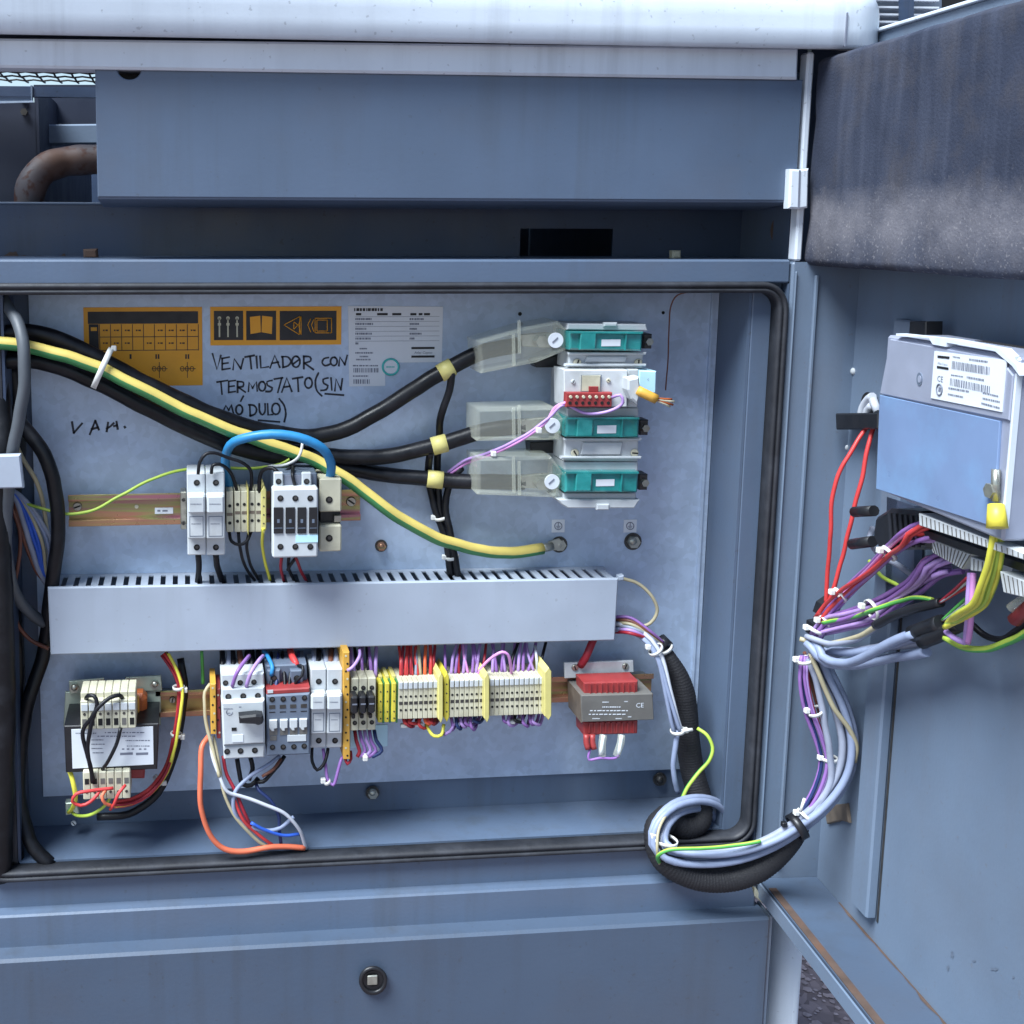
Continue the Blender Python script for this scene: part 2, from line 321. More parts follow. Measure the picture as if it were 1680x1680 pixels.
def galv_mat():
    m = M['galv']; n = m.node_tree.nodes; l = m.node_tree.links; b = n['Principled BSDF']; src = b.inputs['Base Color'].links[0].from_socket
    g = n.new('ShaderNodeNewGeometry'); v = n.new('ShaderNodeTexVoronoi'); v.inputs['Scale'].default_value = 130; l.new(g.outputs['Position'], v.inputs['Vector']); sp = n.new('ShaderNodeSeparateColor'); l.new(v.outputs['Color'], sp.inputs[0])
    r = n.new('ShaderNodeMapRange'); r.inputs['To Min'].default_value = .93; r.inputs['To Max'].default_value = 1.06; l.new(sp.outputs[0], r.inputs[0])
    nz = n.new('ShaderNodeTexNoise'); nz.inputs['Scale'].default_value = 5.5; nz.inputs['Detail'].default_value = 8; nz.inputs['Roughness'].default_value = .6; l.new(g.outputs['Position'], nz.inputs['Vector'])
    r2 = n.new('ShaderNodeMapRange'); r2.inputs['From Min'].default_value = .3; r2.inputs['From Max'].default_value = .7; r2.inputs['To Min'].default_value = .78; r2.inputs['To Max'].default_value = 1.14; l.new(nz.outputs[0], r2.inputs[0])
    mu = n.new('ShaderNodeMath'); mu.operation = 'MULTIPLY'; l.new(r.outputs[0], mu.inputs[0]); l.new(r2.outputs[0], mu.inputs[1])
    vm = n.new('ShaderNodeVectorMath'); vm.operation = 'SCALE'; l.new(src, vm.inputs[0]); l.new(mu.outputs[0], vm.inputs['Scale']); l.new(vm.outputs[0], b.inputs['Base Color'])
galv_mat()
def pipe_mat():
    m = mat('rusty_flaking_pipe', '#6b6468', .6, .2, .1, 30); n = m.node_tree.nodes; l = m.node_tree.links; b = n['Principled BSDF']
    g = n.new('ShaderNodeNewGeometry'); nz = n.new('ShaderNodeTexNoise'); nz.inputs['Scale'].default_value = 95; nz.inputs['Detail'].default_value = 4; l.new(g.outputs['Position'], nz.inputs['Vector'])
    cr = n.new('ShaderNodeValToRGB'); e = cr.color_ramp.elements; e[0].position = .5; e[0].color = lin('#4f4a4d'); e[1].position = .62; e[1].color = lin('#3d2018'); l.new(nz.outputs[0], cr.inputs[0])
    n2 = n.new('ShaderNodeTexNoise'); n2.inputs['Scale'].default_value = 16; l.new(g.outputs['Position'], n2.inputs['Vector'])
    mx = n.new('ShaderNodeMix'); mx.data_type = 'RGBA'; mx.inputs['B'].default_value = lin('#5f473c'); r = n.new('ShaderNodeMapRange'); r.inputs['From Min'].default_value = .45; r.inputs['From Max'].default_value = .7; l.new(n2.outputs[0], r.inputs[0]); l.new(r.outputs[0], mx.inputs['Factor'])
    l.new(cr.outputs[0], mx.inputs['A']); l.new(mx.outputs['Result'], b.inputs['Base Color']); return m
M['pipe'] = pipe_mat()
def foam_mat():
    m = M['foam']; n = m.node_tree.nodes; l = m.node_tree.links; b = n['Principled BSDF']; src = b.inputs['Base Color'].links[0].from_socket
    g = n.new('ShaderNodeNewGeometry'); sx = n.new('ShaderNodeSeparateXYZ'); l.new(g.outputs['Position'], sx.inputs[0])
    def nz(scale, detail, mapping=None, rough=.6):
        t = n.new('ShaderNodeTexNoise'); t.inputs['Scale'].default_value = scale; t.inputs['Detail'].default_value = detail; t.inputs['Roughness'].default_value = rough
        if mapping: mp = n.new('ShaderNodeMapping'); mp.inputs['Scale'].default_value = mapping; l.new(g.outputs['Position'], mp.inputs[0]); l.new(mp.outputs[0], t.inputs['Vector'])
        else: l.new(g.outputs['Position'], t.inputs['Vector'])
        return t.outputs[0]
    def rng(v, a, b, lo=0.0, hi=1.0): r = n.new('ShaderNodeMapRange'); r.inputs['From Min'].default_value = a; r.inputs['From Max'].default_value = b; r.inputs['To Min'].default_value = lo; r.inputs['To Max'].default_value = hi; l.new(v, r.inputs[0]); return r.outputs[0]
    def op(o, a, b): t = n.new('ShaderNodeMath'); t.operation = o; [l.new(v, t.inputs[i]) if hasattr(v, 'links') else setattr(t.inputs[i], 'default_value', v) for i, v in enumerate((a, b))]; return t.outputs[0]
    def mix(f, a, col): t = n.new('ShaderNodeMix'); t.data_type = 'RGBA'; l.new(f, t.inputs['Factor']); l.new(a, t.inputs['A']); t.inputs['B'].default_value = lin(col); return t.outputs['Result']
    big = nz(9, 8); fine = nz(70, 6); z = op('ADD', op('ADD', sx.outputs['Z'], op('MULTIPLY', big, .022)), op('MULTIPLY', fine, .02))
    streak = rng(nz(1, 6, (30, 30, 3)), .5, .75, 0, .55); c = mix(streak, src, '#505564')
    band = op('MULTIPLY', rng(z, 1.512, 1.486), rng(z, 1.428, 1.466)); band = op('MULTIPLY', band, rng(nz(26, 7), .3, .62, .35, 1)); c = mix(band, c, '#6a6970')
    sp = op('MULTIPLY', rng(nz(300, 3), .6, .68), rng(z, 1.53, 1.47)); sp = op('MULTIPLY', sp, .35); c = mix(sp, c, '#9c999b')
    l.new(c, b.inputs['Base Color'])
foam_mat()
def gravel_mat():
    m = mat('gravel_ground', '#7d6f70', .95, 0, .2, 20, 1, 60); n = m.node_tree.nodes; l = m.node_tree.links; b = n['Principled BSDF']
    g = n.new('ShaderNodeNewGeometry'); v = n.new('ShaderNodeTexVoronoi'); v.inputs['Scale'].default_value = 55; l.new(g.outputs['Position'], v.inputs['Vector'])
    cr = n.new('ShaderNodeValToRGB'); e = cr.color_ramp.elements; e[0].color = lin('#5a5052'); e[1].color = lin('#85787a'); sp = n.new('ShaderNodeSeparateColor'); l.new(v.outputs['Color'], sp.inputs[0]); l.new(sp.outputs[0], cr.inputs[0]); l.new(cr.outputs[0], b.inputs['Base Color']); return m
M['gravel'] = gravel_mat()

# ------------------------------------------------------------------ small shared builders
YP = 0.085
from mathutils import noise as _noise
def wavy(P3, amp):
    s0 = random.uniform(0, 50); k = len(P3); out = []
    for i, p in enumerate(P3):
        e = min(1, i / 4, (k - 1 - i) / 4); q = p * 38 + Vector((s0, 0, 0)); out.append(p + _noise.noise_vector(q) * amp * e)
    return out
def wire(name, pts, r, m, label, cat='wire', group=None, two=False, n=8, parent=None, Y=None):
    P3 = wavy(smooth_path([at(p[0], p[1], p[2] if len(p) > 2 else Y) for p in pts], max(.004, r * 1.2)), min(.0011, r * .5))
    mb = MB().tube(P3, r, n, two=two)
    o = obj(name, mb, [M[q] for q in m] if isinstance(m, (list, tuple)) else M[m], parent)
    return o if parent is not None else tag(o, label, cat, group)
def wires(name, k, pts, r, mats, spread, label, group, seed=1, cat='wire', end=1.0, start=1.0):
    """k loose wires that follow one path side by side; each a thing of its own"""
    rnd = random.Random(seed); base = smooth_path([at(*p) for p in pts], .008); n = len(base); out = []
    for i in range(k):
        a = 2 * math.pi * i / k + rnd.uniform(-.4, .4); rad = spread * rnd.uniform(.45, 1.0); ph = rnd.uniform(0, 6.28); fr = rnd.uniform(.5, 1.3)
        q = []
        for j, p in enumerate(base):
            t = j / max(1, n - 1); tg = (base[min(j + 1, n - 1)] - base[max(j - 1, 0)]).normalized()
            u = Vector((0, -1, 0)) - tg * Vector((0, -1, 0)).dot(tg); u.normalize(); w = tg.cross(u)
            ang = a + fr * math.sin(t * 3 + ph) * .8; rr = rad * (start + (1 - start) * min(1, t * 4) if t < .25 else (1 if t < .75 else end + (1 - end) * min(1, (1 - t) * 4)))
            q.append(p + (w * math.cos(ang) + u * math.sin(ang)) * rr)
        out.append(single(name, MB().tube(q, r, 8), M[mats[i % len(mats)]], label if isinstance(label, str) else label[i % len(label)], cat, group))
    return out
def tie(p, axis, r, label, head=(0, -1, 0), m='tie', wd=.0036, group=None):
    p = Vector(p); ax = Vector(axis).normalized(); mb = MB()
    t = Vector((0, 0, 1)) if abs(ax.z) < .9 else Vector((1, 0, 0)); a = ax.cross(t).normalized(); b = ax.cross(a); n = 16
    for h_, rr in ((0, r),):
        for k, (off, r0) in enumerate(((-wd / 2, r), (wd / 2, r))): pass
    rings = [mb.av([p + ax * o_ + (a * math.cos(2 * math.pi * i / n) + b * math.sin(2 * math.pi * i / n)) * rr for i in range(n)]) for o_, rr in ((-wd / 2, r), (-wd / 2, r + .0012), (wd / 2, r + .0012), (wd / 2, r))]
    for q in range(4):
        for i in range(n): mb.af((rings[q] + i, rings[q] + (i + 1) % n, rings[(q + 1) % 4] + (i + 1) % n, rings[(q + 1) % 4] + i), True)
    h = Vector(head).normalized(); c = p + h * (r + .002)
    mb.box(c.x - .0028, c.x + .0028, c.y - .0028, c.y + .0028, c.z - .0028, c.z + .0028, .0008)
    return single('cable_tie', mb, M[m], label, 'cable tie', group or 'cable ties on the wiring')
def ptie(x, y, Y, ang, rpx, label, headang=None, m='tie', wd=.0036, group=None):
    """cable tie round a bundle running at picture angle ang (degrees, clockwise from right)"""
    a = math.radians(ang); p = at(x, y, Y); ax = at(x + 10 * math.cos(a), y + 10 * math.sin(a), Y) - p
    hd = (0, -1, 0)
    if headang is not None: h = math.radians(headang); hd = at(x + 10 * math.cos(h), y + 10 * math.sin(h), Y) - p
    return tie(p, ax, mm(rpx, Y), label, hd, m, wd, group)
def text(body, pos, size, right, up, m, name, parent, align='LEFT', shear=0.0):
    cu = bpy.data.curves.new('t', 'FONT'); cu.body = body; cu.size = 1; cu.align_x = align; cu.shear = shear; cu.resolution_u = 2
    to = bpy.data.objects.new('t', cu); COL.objects.link(to); bpy.context.view_layer.update()
    me = bpy.data.meshes.new_from_object(to.evaluated_get(bpy.context.evaluated_depsgraph_get()))
    pos, right, up = Vector(pos), Vector(right).normalized(), Vector(up).normalized(); mb = MB()
    mb.v = [pos + right * v.co.x * size + up * v.co.y * size for v in me.vertices]
    for p in me.polygons: mb.af(p.vertices)
    bpy.data.objects.remove(to); bpy.data.curves.remove(cu); bpy.data.meshes.remove(me)
    return obj(name, mb, M[m], parent) if mb.v else None
def ptext(body, x, y, Y, hpx, m, name, parent, align='LEFT', shear=0.0):
    return text(body, at(x, y, Y), mm(hpx, Y) / .7, (1, 0, 0), (0, 0, 1), m, name, parent, align, shear)
def screw(x, y, Y, rpx, parent, hd='zinc', slot=True, ring=True, proud=.0016, name='screw'):
    k = mm(1, Y); mb = MB().pc(x, y, Y, rpx, proud, 14, rpx * .85); o = obj(name, mb, M[hd], parent)
    if slot:
        p = at(x, y, Y); a = random.uniform(0, 3.1); mb = MB(); d = Vector((math.cos(a), 0, math.sin(a))); e = Vector((-d.z, 0, d.x)); L = rpx * k * .75; w = rpx * k * .17; y0 = p.y - proud - .0002
        q = [p + d * L + e * w, p - d * L + e * w, p - d * L - e * w, p + d * L - e * w]
        mb.quad(*[Vector((v.x, y0, v.z)) for v in q]); obj('screw_slot', mb, M['hole'], o)
    return o
def term_hole(x, y, Y, rpx, parent, screwhead=True):
    """recessed terminal opening: collar, dark bore and the screw head in it"""
    o = obj('terminal_screw', MB().pc(x, y, Y, rpx, .0006, 14), M['hole'], parent)
    if screwhead:
        k = mm(1, Y); p = at(x, y, Y - .0006); obj('screw_head', MB().cyl(p + Vector((.12 * rpx * k, 0, .1 * rpx * k)), (0, -1, 0), rpx * k * .55, .0003, 10), M['steel_dark'], o)
    return o
def dashes(x0, x1, y, h, Y, m, parent, pattern, name='print_line'):
    """a line of print too small to read: short bars; pattern = list of (start, end) in 0..1"""
    mb = MB()
    for a, b in pattern:
        p, q = at(x0 + (x1 - x0) * a, y, Y), at(x0 + (x1 - x0) * b, y, Y); hh = mm(h, Y) / 2
        mb.quad((p.x, Y, p.z - hh), (q.x, Y, p.z - hh), (q.x, Y, p.z + hh), (p.x, Y, p.z + hh))
    return obj(name, mb, M[m], parent)
def rpat(seed, n=6, lo=0.0, hi=1.0):
    r = random.Random(seed); t = lo; out = []
    while t < hi - .02:
        w = r.uniform(.03, .12); out.append((t, min(hi, t + w))); t += w + r.uniform(.015, .04)
    return out
def hexbolt(x, y, Y, rpx, label, washer=True, m='zinc', group=None):
    t = thing('hex_bolt', label, 'bolt', at(x, y, Y), group)
    if washer: obj('washer', MB().pc(x, y, Y, rpx, .0015, 20), M['steel_dark'], t)
    obj('head', MB().pc(x, y, Y - .0015, rpx * .72, .006, 6), M[m], t)
    obj('stud_end', MB().dome(at(x, y, Y - .0075), (0, -1, 0), mm(rpx * .5, Y), .004), M[m], t)
    return t
# ================================================================== ground
g = MB().quad((-60, -60, 0), (60, -60, 0), (60, 60, 0), (-60, 60, 0)); tag(obj('ground', g, M['gravel']), kind='structure')
peb = MB(); rp = random.Random(3)
for i in range(7000):
    x, y = rp.uniform(.7, 1.9), rp.uniform(.1, 2.0); r = rp.uniform(.003, .009) if rp.random() < .9 else .013; a0 = rp.uniform(0, 6)
    b0 = peb.av([(x + r * math.cos(a0 + k * 1.257) * rp.uniform(.7, 1.1), y + r * math.sin(a0 + k * 1.257) * rp.uniform(.7, 1.1), 0.002) for k in range(5)]); b1 = peb.av([(x + rp.uniform(-.2, .2) * r, y, r * .7)])
    for k in range(5): peb.af((b0 + k, b0 + (k + 1) % 5, b1), True)
tag(obj('gravel', peb, mat('loose_stones', '#93878a', .9, 0, .35, 25)), 'loose pale gravel scattered on the ground beside the machine', 'gravel', kind='stuff')

# ================================================================== the machine enclosure
ENC = thing('compressor_enclosure', 'blue-grey steel machine cabinet with pale rounded roof and its door open', 'cabinet', (.2, .3, 0))
XR = .6445; XL = -.228; ZT = at(600, 463, 0).z; ZB = .7455; GW = .014
XW = .608; XWL = -.186; ZF = .7605; ZC = ZT - .014
E_ = lambda n, mb, m='paint': obj(n, mb, M[m], ENC)

# pale roof canopy: rounded rim along the front, rounded right end
zb = at(650, 66, -.035).z; zt = zb + .085; yf = -.035; xr = at(1424, 60, .02).x
prof = [(0.06, zb + .012), (yf + .004, zb), (yf, zb + .004), (yf - .001, zb + .02)]
for k in range(0, 9):
    a = math.pi / 2 * k / 8; prof.append((yf + .055 - .056 * math.cos(a), zt - .055 + .055 * math.sin(a)))
prof += [(0.09, zt), (0.09, zt - .03), (.06, zt - .05)]
mb = MB(); rings = []
xs = [(-1.2, 0, 9.0), (xr - .15, 0, zb + .085)]
for k in range(1, 15):
    th = math.pi / 2 * k / 14; x = xr - .15 + .15 * math.sin(th); q = max(0, (x - (xr - .05)) / .05)
    xs.append((x, .05 * (1 - math.sqrt(max(0, 1 - q * q))), zb + .012 + .073 * math.cos(th)))
for x, inset, cap in xs:
    rings.append(mb.av([(x, max(y, yf + inset) if y < .05 else y, min(z, cap)) for y, z in prof]))
k = len(prof)
for a, b in zip(rings, rings[1:]):
    for i in range(k): mb.af((a + i, a + (i + 1) % k, b + (i + 1) % k, b + i), i < 13)
mb.af(range(rings[0], rings[0] + k)); mb.af(range(rings[-1] + k - 1, rings[-1] - 1, -1))
can = E_('roof_canopy', mb, 'white_paint')
sx = at(1388, 40, yf).x
obj('canopy_seam', MB().box(sx - .0006, sx + .0006, yf - .0018, yf + .01, zb + .002, zb + .035), M['ink_grey'], can)
# roof sheet behind the rim (closed over the right, open grille over the left bay)
E_('roof_sheet', MB().box(at(157, 113, .1).x, xr - .02, .095, .98, zb - .01, zb + .01), 'white_paint')
# pale trim under the roof
pts = [(-40, 62), (1311, 78), (1309, 130), (-40, 110)]
E_('roof_trim', MB().pp(pts, -.012, .02, .0025), 'white_paint')
E_('roof_trim_backing', MB().pp([(-40, 40), (1330, 50), (1320, 118), (-40, 100)], .021, .03), 'paint_dark')
# corner post: upper part painted pale for light caught along its edge
E_('corner_post', MB().box(XR + .0025, XR + .0105, -.004, .012, at(1305, 428, 0).z, at(1316, 86, 0).z, .002), 'white_paint')
E_('corner_post_lower', MB().box(XR + .0015, XR + .0085, -.003, .06, .70, at(1305, 428, 0).z - .0005, .003), 'door_paint')
# hinge knuckle on the post
hz0, hz1 = at(1310, 343, -.012).z, at(1310, 277, -.012).z; hx0, hx1 = at(1296, 310, -.012).x, at(1328, 310, -.012).x
h = E_('hinge', MB().pp([(1297, 277), (1313, 278), (1328, 276), (1326, 341), (1311, 343), (1294, 342)], -.016, -.005, .002), 'white_paint')
obj('hinge_fold', MB().pp([(1311, 279), (1314, 279), (1312, 341), (1309, 341)], -.0166, -.0161), M['ink_grey'], h)
# upper box (front sheet with half-round notch, side and bottom returns)
tl, tr, br, bl = at(155, 113, -.006), at(1311, 131, -.006), at(1297, 333, -.006), at(161, 326, -.006)
zt_, zb_ = (tl.z + tr.z) / 2, (bl.z + br.z) / 2; xl_ = (tl.x + bl.x) / 2; xr_ = XR - .002
out = [(xl_, zb_ + .002), (xl_, zt_)]
nc, nr = at(212, 113, -.006), mm(19, -.006)
for k in range(13):
    a = math.pi - math.pi * k / 12; out.append((nc.x + nr * math.cos(a), zt_ - nr * .85 * math.sin(a)))
out += [(xr_, zt_), (xr_, zb_ + .002)]
ub = E_('upper_box', MB().poly([(x, -.006, z) for x, z in out], None, (0, .0025, 0), .001), 'paint')
obj('box_side', MB().box(xl_ + .0005, xl_ + .003, -.0035, .075, zb_ + .002, zt_), M['paint'], ub)
rb = [(-.0052 , zb_ + .0019), (-.0045, zb_ + .0004), (-.002, zb_ - .0004), (.075, zb_ - .007), (.075, zb_ - .004), (.0, zb_ + .002), (-.003, zb_ + .0019)]
obj('box_bottom', MB().poly([(xl_ + .0002, y, z) for y, z in rb], None, (xr_ - xl_ - .0004, 0, 0)), M['paint'], ub)
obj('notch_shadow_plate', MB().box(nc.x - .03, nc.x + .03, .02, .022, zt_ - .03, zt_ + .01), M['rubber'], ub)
# recess panel behind the box, with a rectangular cut-out
zr0, zr1 = at(600, 426, .14).z, at(90, 336, .14).z
hx0_, hx1_ = at(853, 400, .14).x, at(1005, 400, .14).x; hz_ = at(930, 375, .14).z; xe = at(1216, 400, .14).x
rp_ = MB().box(-1.2, hx0_, .14, .143, zr0 - .03, zr1); rp_.box(hx1_, xe, .14, .143, zr0 - .03, zr1); rp_.box(hx0_, hx1_, .14, .143, hz_, zr1)
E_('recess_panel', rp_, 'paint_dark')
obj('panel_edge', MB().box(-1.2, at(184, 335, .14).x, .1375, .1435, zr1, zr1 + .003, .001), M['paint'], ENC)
# frame: top rail, right stile, bottom flange
E_('top_rail', MB().box(-1.2, XR + .0005, 0, .138, ZT - .002, at(600, 426, 0).z, .002))
E_('right_stile', MB().box(XR - .001, XR + .0008, .001, .06, ZB - .06, ZT - .0025))
zA = at(350, 1475, 0).z
E_('left_stile', MB().box(-1.2, XL + .001, .002, .02, ZB - .06, ZT - .003))
E_('bottom_flange', MB().box(XL - 1, XR, .004, .02, zA - .02, ZB + .001))
# inner box
E_('back_wall', MB().box(XWL - .02, XW + .03, YP + .004, YP + .008, ZF - .01, ZC + .02), 'paint')
E_('inner_wall', MB().box(XW, XW + .003, .014, YP + .0035, ZF, ZC + .02), 'paint')
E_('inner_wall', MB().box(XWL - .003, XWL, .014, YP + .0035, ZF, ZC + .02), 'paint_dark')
E_('inner_floor', MB().box(XWL - .01, XW + .02, .014, YP + .0035, ZF - .004, ZF - .0005), 'paint')
E_('inner_ceiling', MB().box(XWL - .01, XW + .02, .014, YP + .0035, ZC + .021, ZC + .024), 'paint')
E_('wall_lip', MB().box(XW + .0035, XR - .0015, .013, .016, ZF - .008, ZC + .018, .001), 'paint')
E_('wall_lip', MB().box(XL - .05, XWL - .0035, .013, .016, ZF - .008, ZC + .018), 'rubber')  # left lip takes the rubber black to stand for deep shade
# rounded box at the lower right inside wall and its cover plate
lx = at(1190, 1250, .05).x
E_('gusset', MB().pb(1172, 1203, 1206, 1360, .06, .075, .002), 'door_paint')
# rubber gasket: bead run round the opening
def rrect(x0, x1, z0, z1, r, n=8):
    o = []
    for cx, cz, a0 in ((x1 - r, z1 - r, 0), (x0 + r, z1 - r, 90), (x0 + r, z0 + r, 180), (x1 - r, z0 + r, 270)):
        for k in range(n + 1): a = math.radians(a0 + 90 * k / n); o.append((cx + r * math.cos(a), cz + r * math.sin(a)))
    return o
def ring_profile(loops):
    """loops: list of (outline list, Y) of equal length, joined to a closed bead"""
    mb = MB(); ids = [mb.av([(x, y, z) for x, z in l]) for l, y in loops]; k = len(loops[0][0])
    for a, b in zip(ids, ids[1:] + ids[:1]):
        for i in range(k): mb.af((a + i, b + i, b + (i + 1) % k, a + (i + 1) % k), True)
    return mb
GL = lambda d, r: rrect(XL + d, XR - d, ZB + d, ZT - d, r)
gk = E_('rubber_gasket', ring_profile([(GL(0, .03), .003), (GL(.0003, .03), -.002), (GL(.002, .028), -.0055), (GL(.0055, .0245), -.0055), (GL(.006, .024), -.0032), (GL(.0072, .0228), -.003), (GL(.0078, .0222), -.0048), (GL(.0110, .019), -.0042), (GL(.0122, .0178), .0), (GL(.0122, .0178), .0165), (GL(.004, .027), .0125)]), 'rubber')
# sill, gap and lower door
z1 = at(350, 1537, -.012).z
E_('sill', MB().box(-1.2, XR - .001, -.012, .02, z1 - .03, zA, .002), 'paint')
zl = at(350, 1557, -.035).z; xl2 = at(1262, 1560, -.035).x
ld = E_('lower_door', MB().box(-1.2, xl2, -.035, .0, .12, zl, .003), 'shaded_panel_paint')
lc = (612, 1608)
lt = obj('latch', MB().pc(*lc, -.035, 27, .005, 28, 25), M['black'], ld)
obj('latch_ring', MB().tube([at(lc[0] + 20 * math.cos(a), lc[1] + 20 * math.sin(a), -.041) for a in [i * math.pi / 12 for i in range(24)]], .0022, 8, closed=True), M['black'], ld)
obj('latch_core', MB().pc(*lc, -.040, 12, .0008, 20), M['hole'], ld)
obj('latch_square', MB().pb(603, 1601, 620, 1617, -.043, -.0408, .001), M['zinc'], ld)
E_('door_gap_strip', MB().box(xl2 + .001, xl2 + .004, -.03, .0, .12, zl - .002), 'door_paint')
# pale rounded corner leg of the frame, lower right
legx0, legx1 = at(1274, 1600, .02).x, at(1326, 1640, .02).x
E_('corner_leg', MB().cyl(((legx0 + legx1) / 2, .045, 0.0), (0, 0, 1), (legx1 - legx0) / 2, .69, 28), 'white_paint')
# body shell so that the inside is enclosed
E_('body_side', MB().box(XR + .012, XR + .02, .03, 1.0, .05, zb - .005), 'paint')
E_('body_back', MB().box(-1.2, XR + .012, 1.0, 1.01, .05, zb - .011), 'paint_dark')
E_('bay_light_block', MB().box(at(157, 200, .1).x + .004, at(157, 200, .1).x + .008, .145, .99, .72, zb - .011), 'paint_dark')  # unseen wall added to keep bay light out of the recess cut-out
E_('side_flange', MB().box(XR + .0205, .76, .022, .03, .69, zb + .03), 'paint_dark')
E_('body_floor', MB().box(-1.2, XR, .1, 1.0, .7, .71), 'paint_dark')
E_('body_back_panel', MB().box(XWL - .02, XR + .01, .15, .155, .72, zr0 - .031), 'paint_dark')
E_('left_end', MB().box(-1.21, -1.2, -.01, 1.0, .05, zt), 'paint')
# ---- left bay over the controls: partition, bracket, cross bar, roof grille
yb = .36
pw = MB().box(at(58, 200, .2).x, at(58, 200, .2).x + .004, .2, .95, at(60, 330, .2).z - .1, at(50, 140, .2).z)
E_('partition', pw, 'bay_shade')
E_('partition_front', MB().pp([(-60, 168), (58, 168), (65, 345), (-60, 345)], .2, .203), 'bay_shade')
br = E_('bracket_plate', MB().pp([(-60, 141), (50, 141), (54, 166), (-60, 169)], .17, .173, .001), 'paint')
obj('bracket_lip', MB().pp([(50, 140), (53, 140), (53, 168), (51, 168)], .166, .175), M['door_paint'], br)
obj('bracket_edge', MB().pp([(-60, 167), (54, 165), (54, 168), (-60, 171)], .165, .17), M['galv'], br)
E_('bay_back', MB().pp([(55, 139), (170, 139), (170, 206), (58, 206)], .40, .41), 'bay_shade')
E_('cross_bar', MB().pp([(65, 204), (170, 203), (170, 236), (67, 237)], .30, .33, .002), 'door_paint')
for (x, y) in ((38, 162), (40, 184)):
    obj('bolt_head', MB().pc(x, y, .2, 6, .005, 6), M['steel_dark'], ENC)
# roof grille: woven wires
zg = at(60, 111, .03).z; gr = MB(); x0g, x1g = at(-160, 125, .05).x, at(200, 125, .09).x
n_x = int((x1g - x0g) / .0185)
for i in range(n_x + 1):
    x = x0g + i * .0185; gr.tube([(x, .021 + k * .02, zg + (.0006 if k % 2 else -.0006)) for k in range(8)], .0012, 5)
for j in range(4):
    y = .034 + j * .034; gr.tube([(x0g + k * .00925, y, zg + (.0006 if k % 2 else -.0006)) for k in range(n_x * 2)], .0010, 5)
E_('roof_grille', gr, 'steel_dark')
E_('grille_frame', MB().box(x0g - .5, x1g, .168, .18, zg - .014, zg - .003), 'paint_dark')
# rusty elbow pipe in the left bay
pc_ = smooth_path([at(45, 420, .17), at(47, 345, .17), at(52, 305, .17), at(72, 278, .175), at(105, 266, .185), at(150, 262, .19), at(230, 262, .2)], .006)
single('exhaust_pipe', MB().tube(pc_, mm(25, .18), 20, rf=lambda t: 1 + .03 * math.sin(t * 40)), M['pipe'], 'rusty flaking elbow pipe in the dark bay at upper left', 'pipe')
# ---- right end of recess: light channel and thin round cover
E_('inner_channel', MB().pp([(1234, 365), (1262, 365), (1262, 440), (1234, 440)], .17, .2, .002), 'door_paint')
E_('inner_channel', MB().pp([(1264, 362), (1273, 362), (1273, 440), (1264, 440)], .16, .2), 'paint_dark')
E_('cover_disc', MB().cyl(at(1300, 378, .05), (-.75, -.66, 0), mm(38, .05), .0015, 28), 'rust')
obj('panel_clip', MB().pp([(136, 409), (159, 408), (160, 424), (137, 424)], .07, .085, .002), M['rust'], ENC)
obj('panel_clip', MB().pp([(1104, 411), (1118, 411), (1118, 424), (1104, 424)], .06, .07, .002), M['beige_pl'], ENC)
rs = random.Random(5)
for (x0, x1) in ((2, 46), (92, 118)):
    mb = MB(); b0 = mb.av([at(x0, 424, .1393)] + [at(x0 + (x1 - x0) * i / 9, 424 - rs.uniform(2, 13) * math.sin(math.pi * (i + .5) / 10), .1393) for i in range(10)] + [at(x1, 424, .1393)]); mb.af(range(b0, b0 + 12)); obj('rust_patch', mb, M['rust'], ENC)

# ---- background seen over the roof corner: louvred wall
LW = thing('louvre_wall', 'slatted grey louvre wall far behind the roof corner', 'wall', at(1470, 60, 4.2))
pz = lambda y: at(1480, y, 4.2).z
obj('backing', MB().pp([(1300, -60), (1545, -60), (1545, 90), (1300, 90)], 4.3, 4.35), M['slate_pl'], LW)
obj('dark_opening', MB().pp([(1546, -60), (1760, -60), (1760, 90), (1546, 90)], 4.3, 4.35), M['hole'], LW)
for y in range(-40, 60, 12): obj('slat', MB().pp([(1300, y), (1541, y + 3), (1541, y + 6), (1300, y + 3)], 4.2, 4.26), M['white_paint'], LW)
for x in (1345, 1432, 1494): obj('mullion', MB().pp([(x, -60), (x + 6, -60), (x + 5, 80), (x - 1, 80)], 4.1, 4.19), M['paint_dark'], LW)
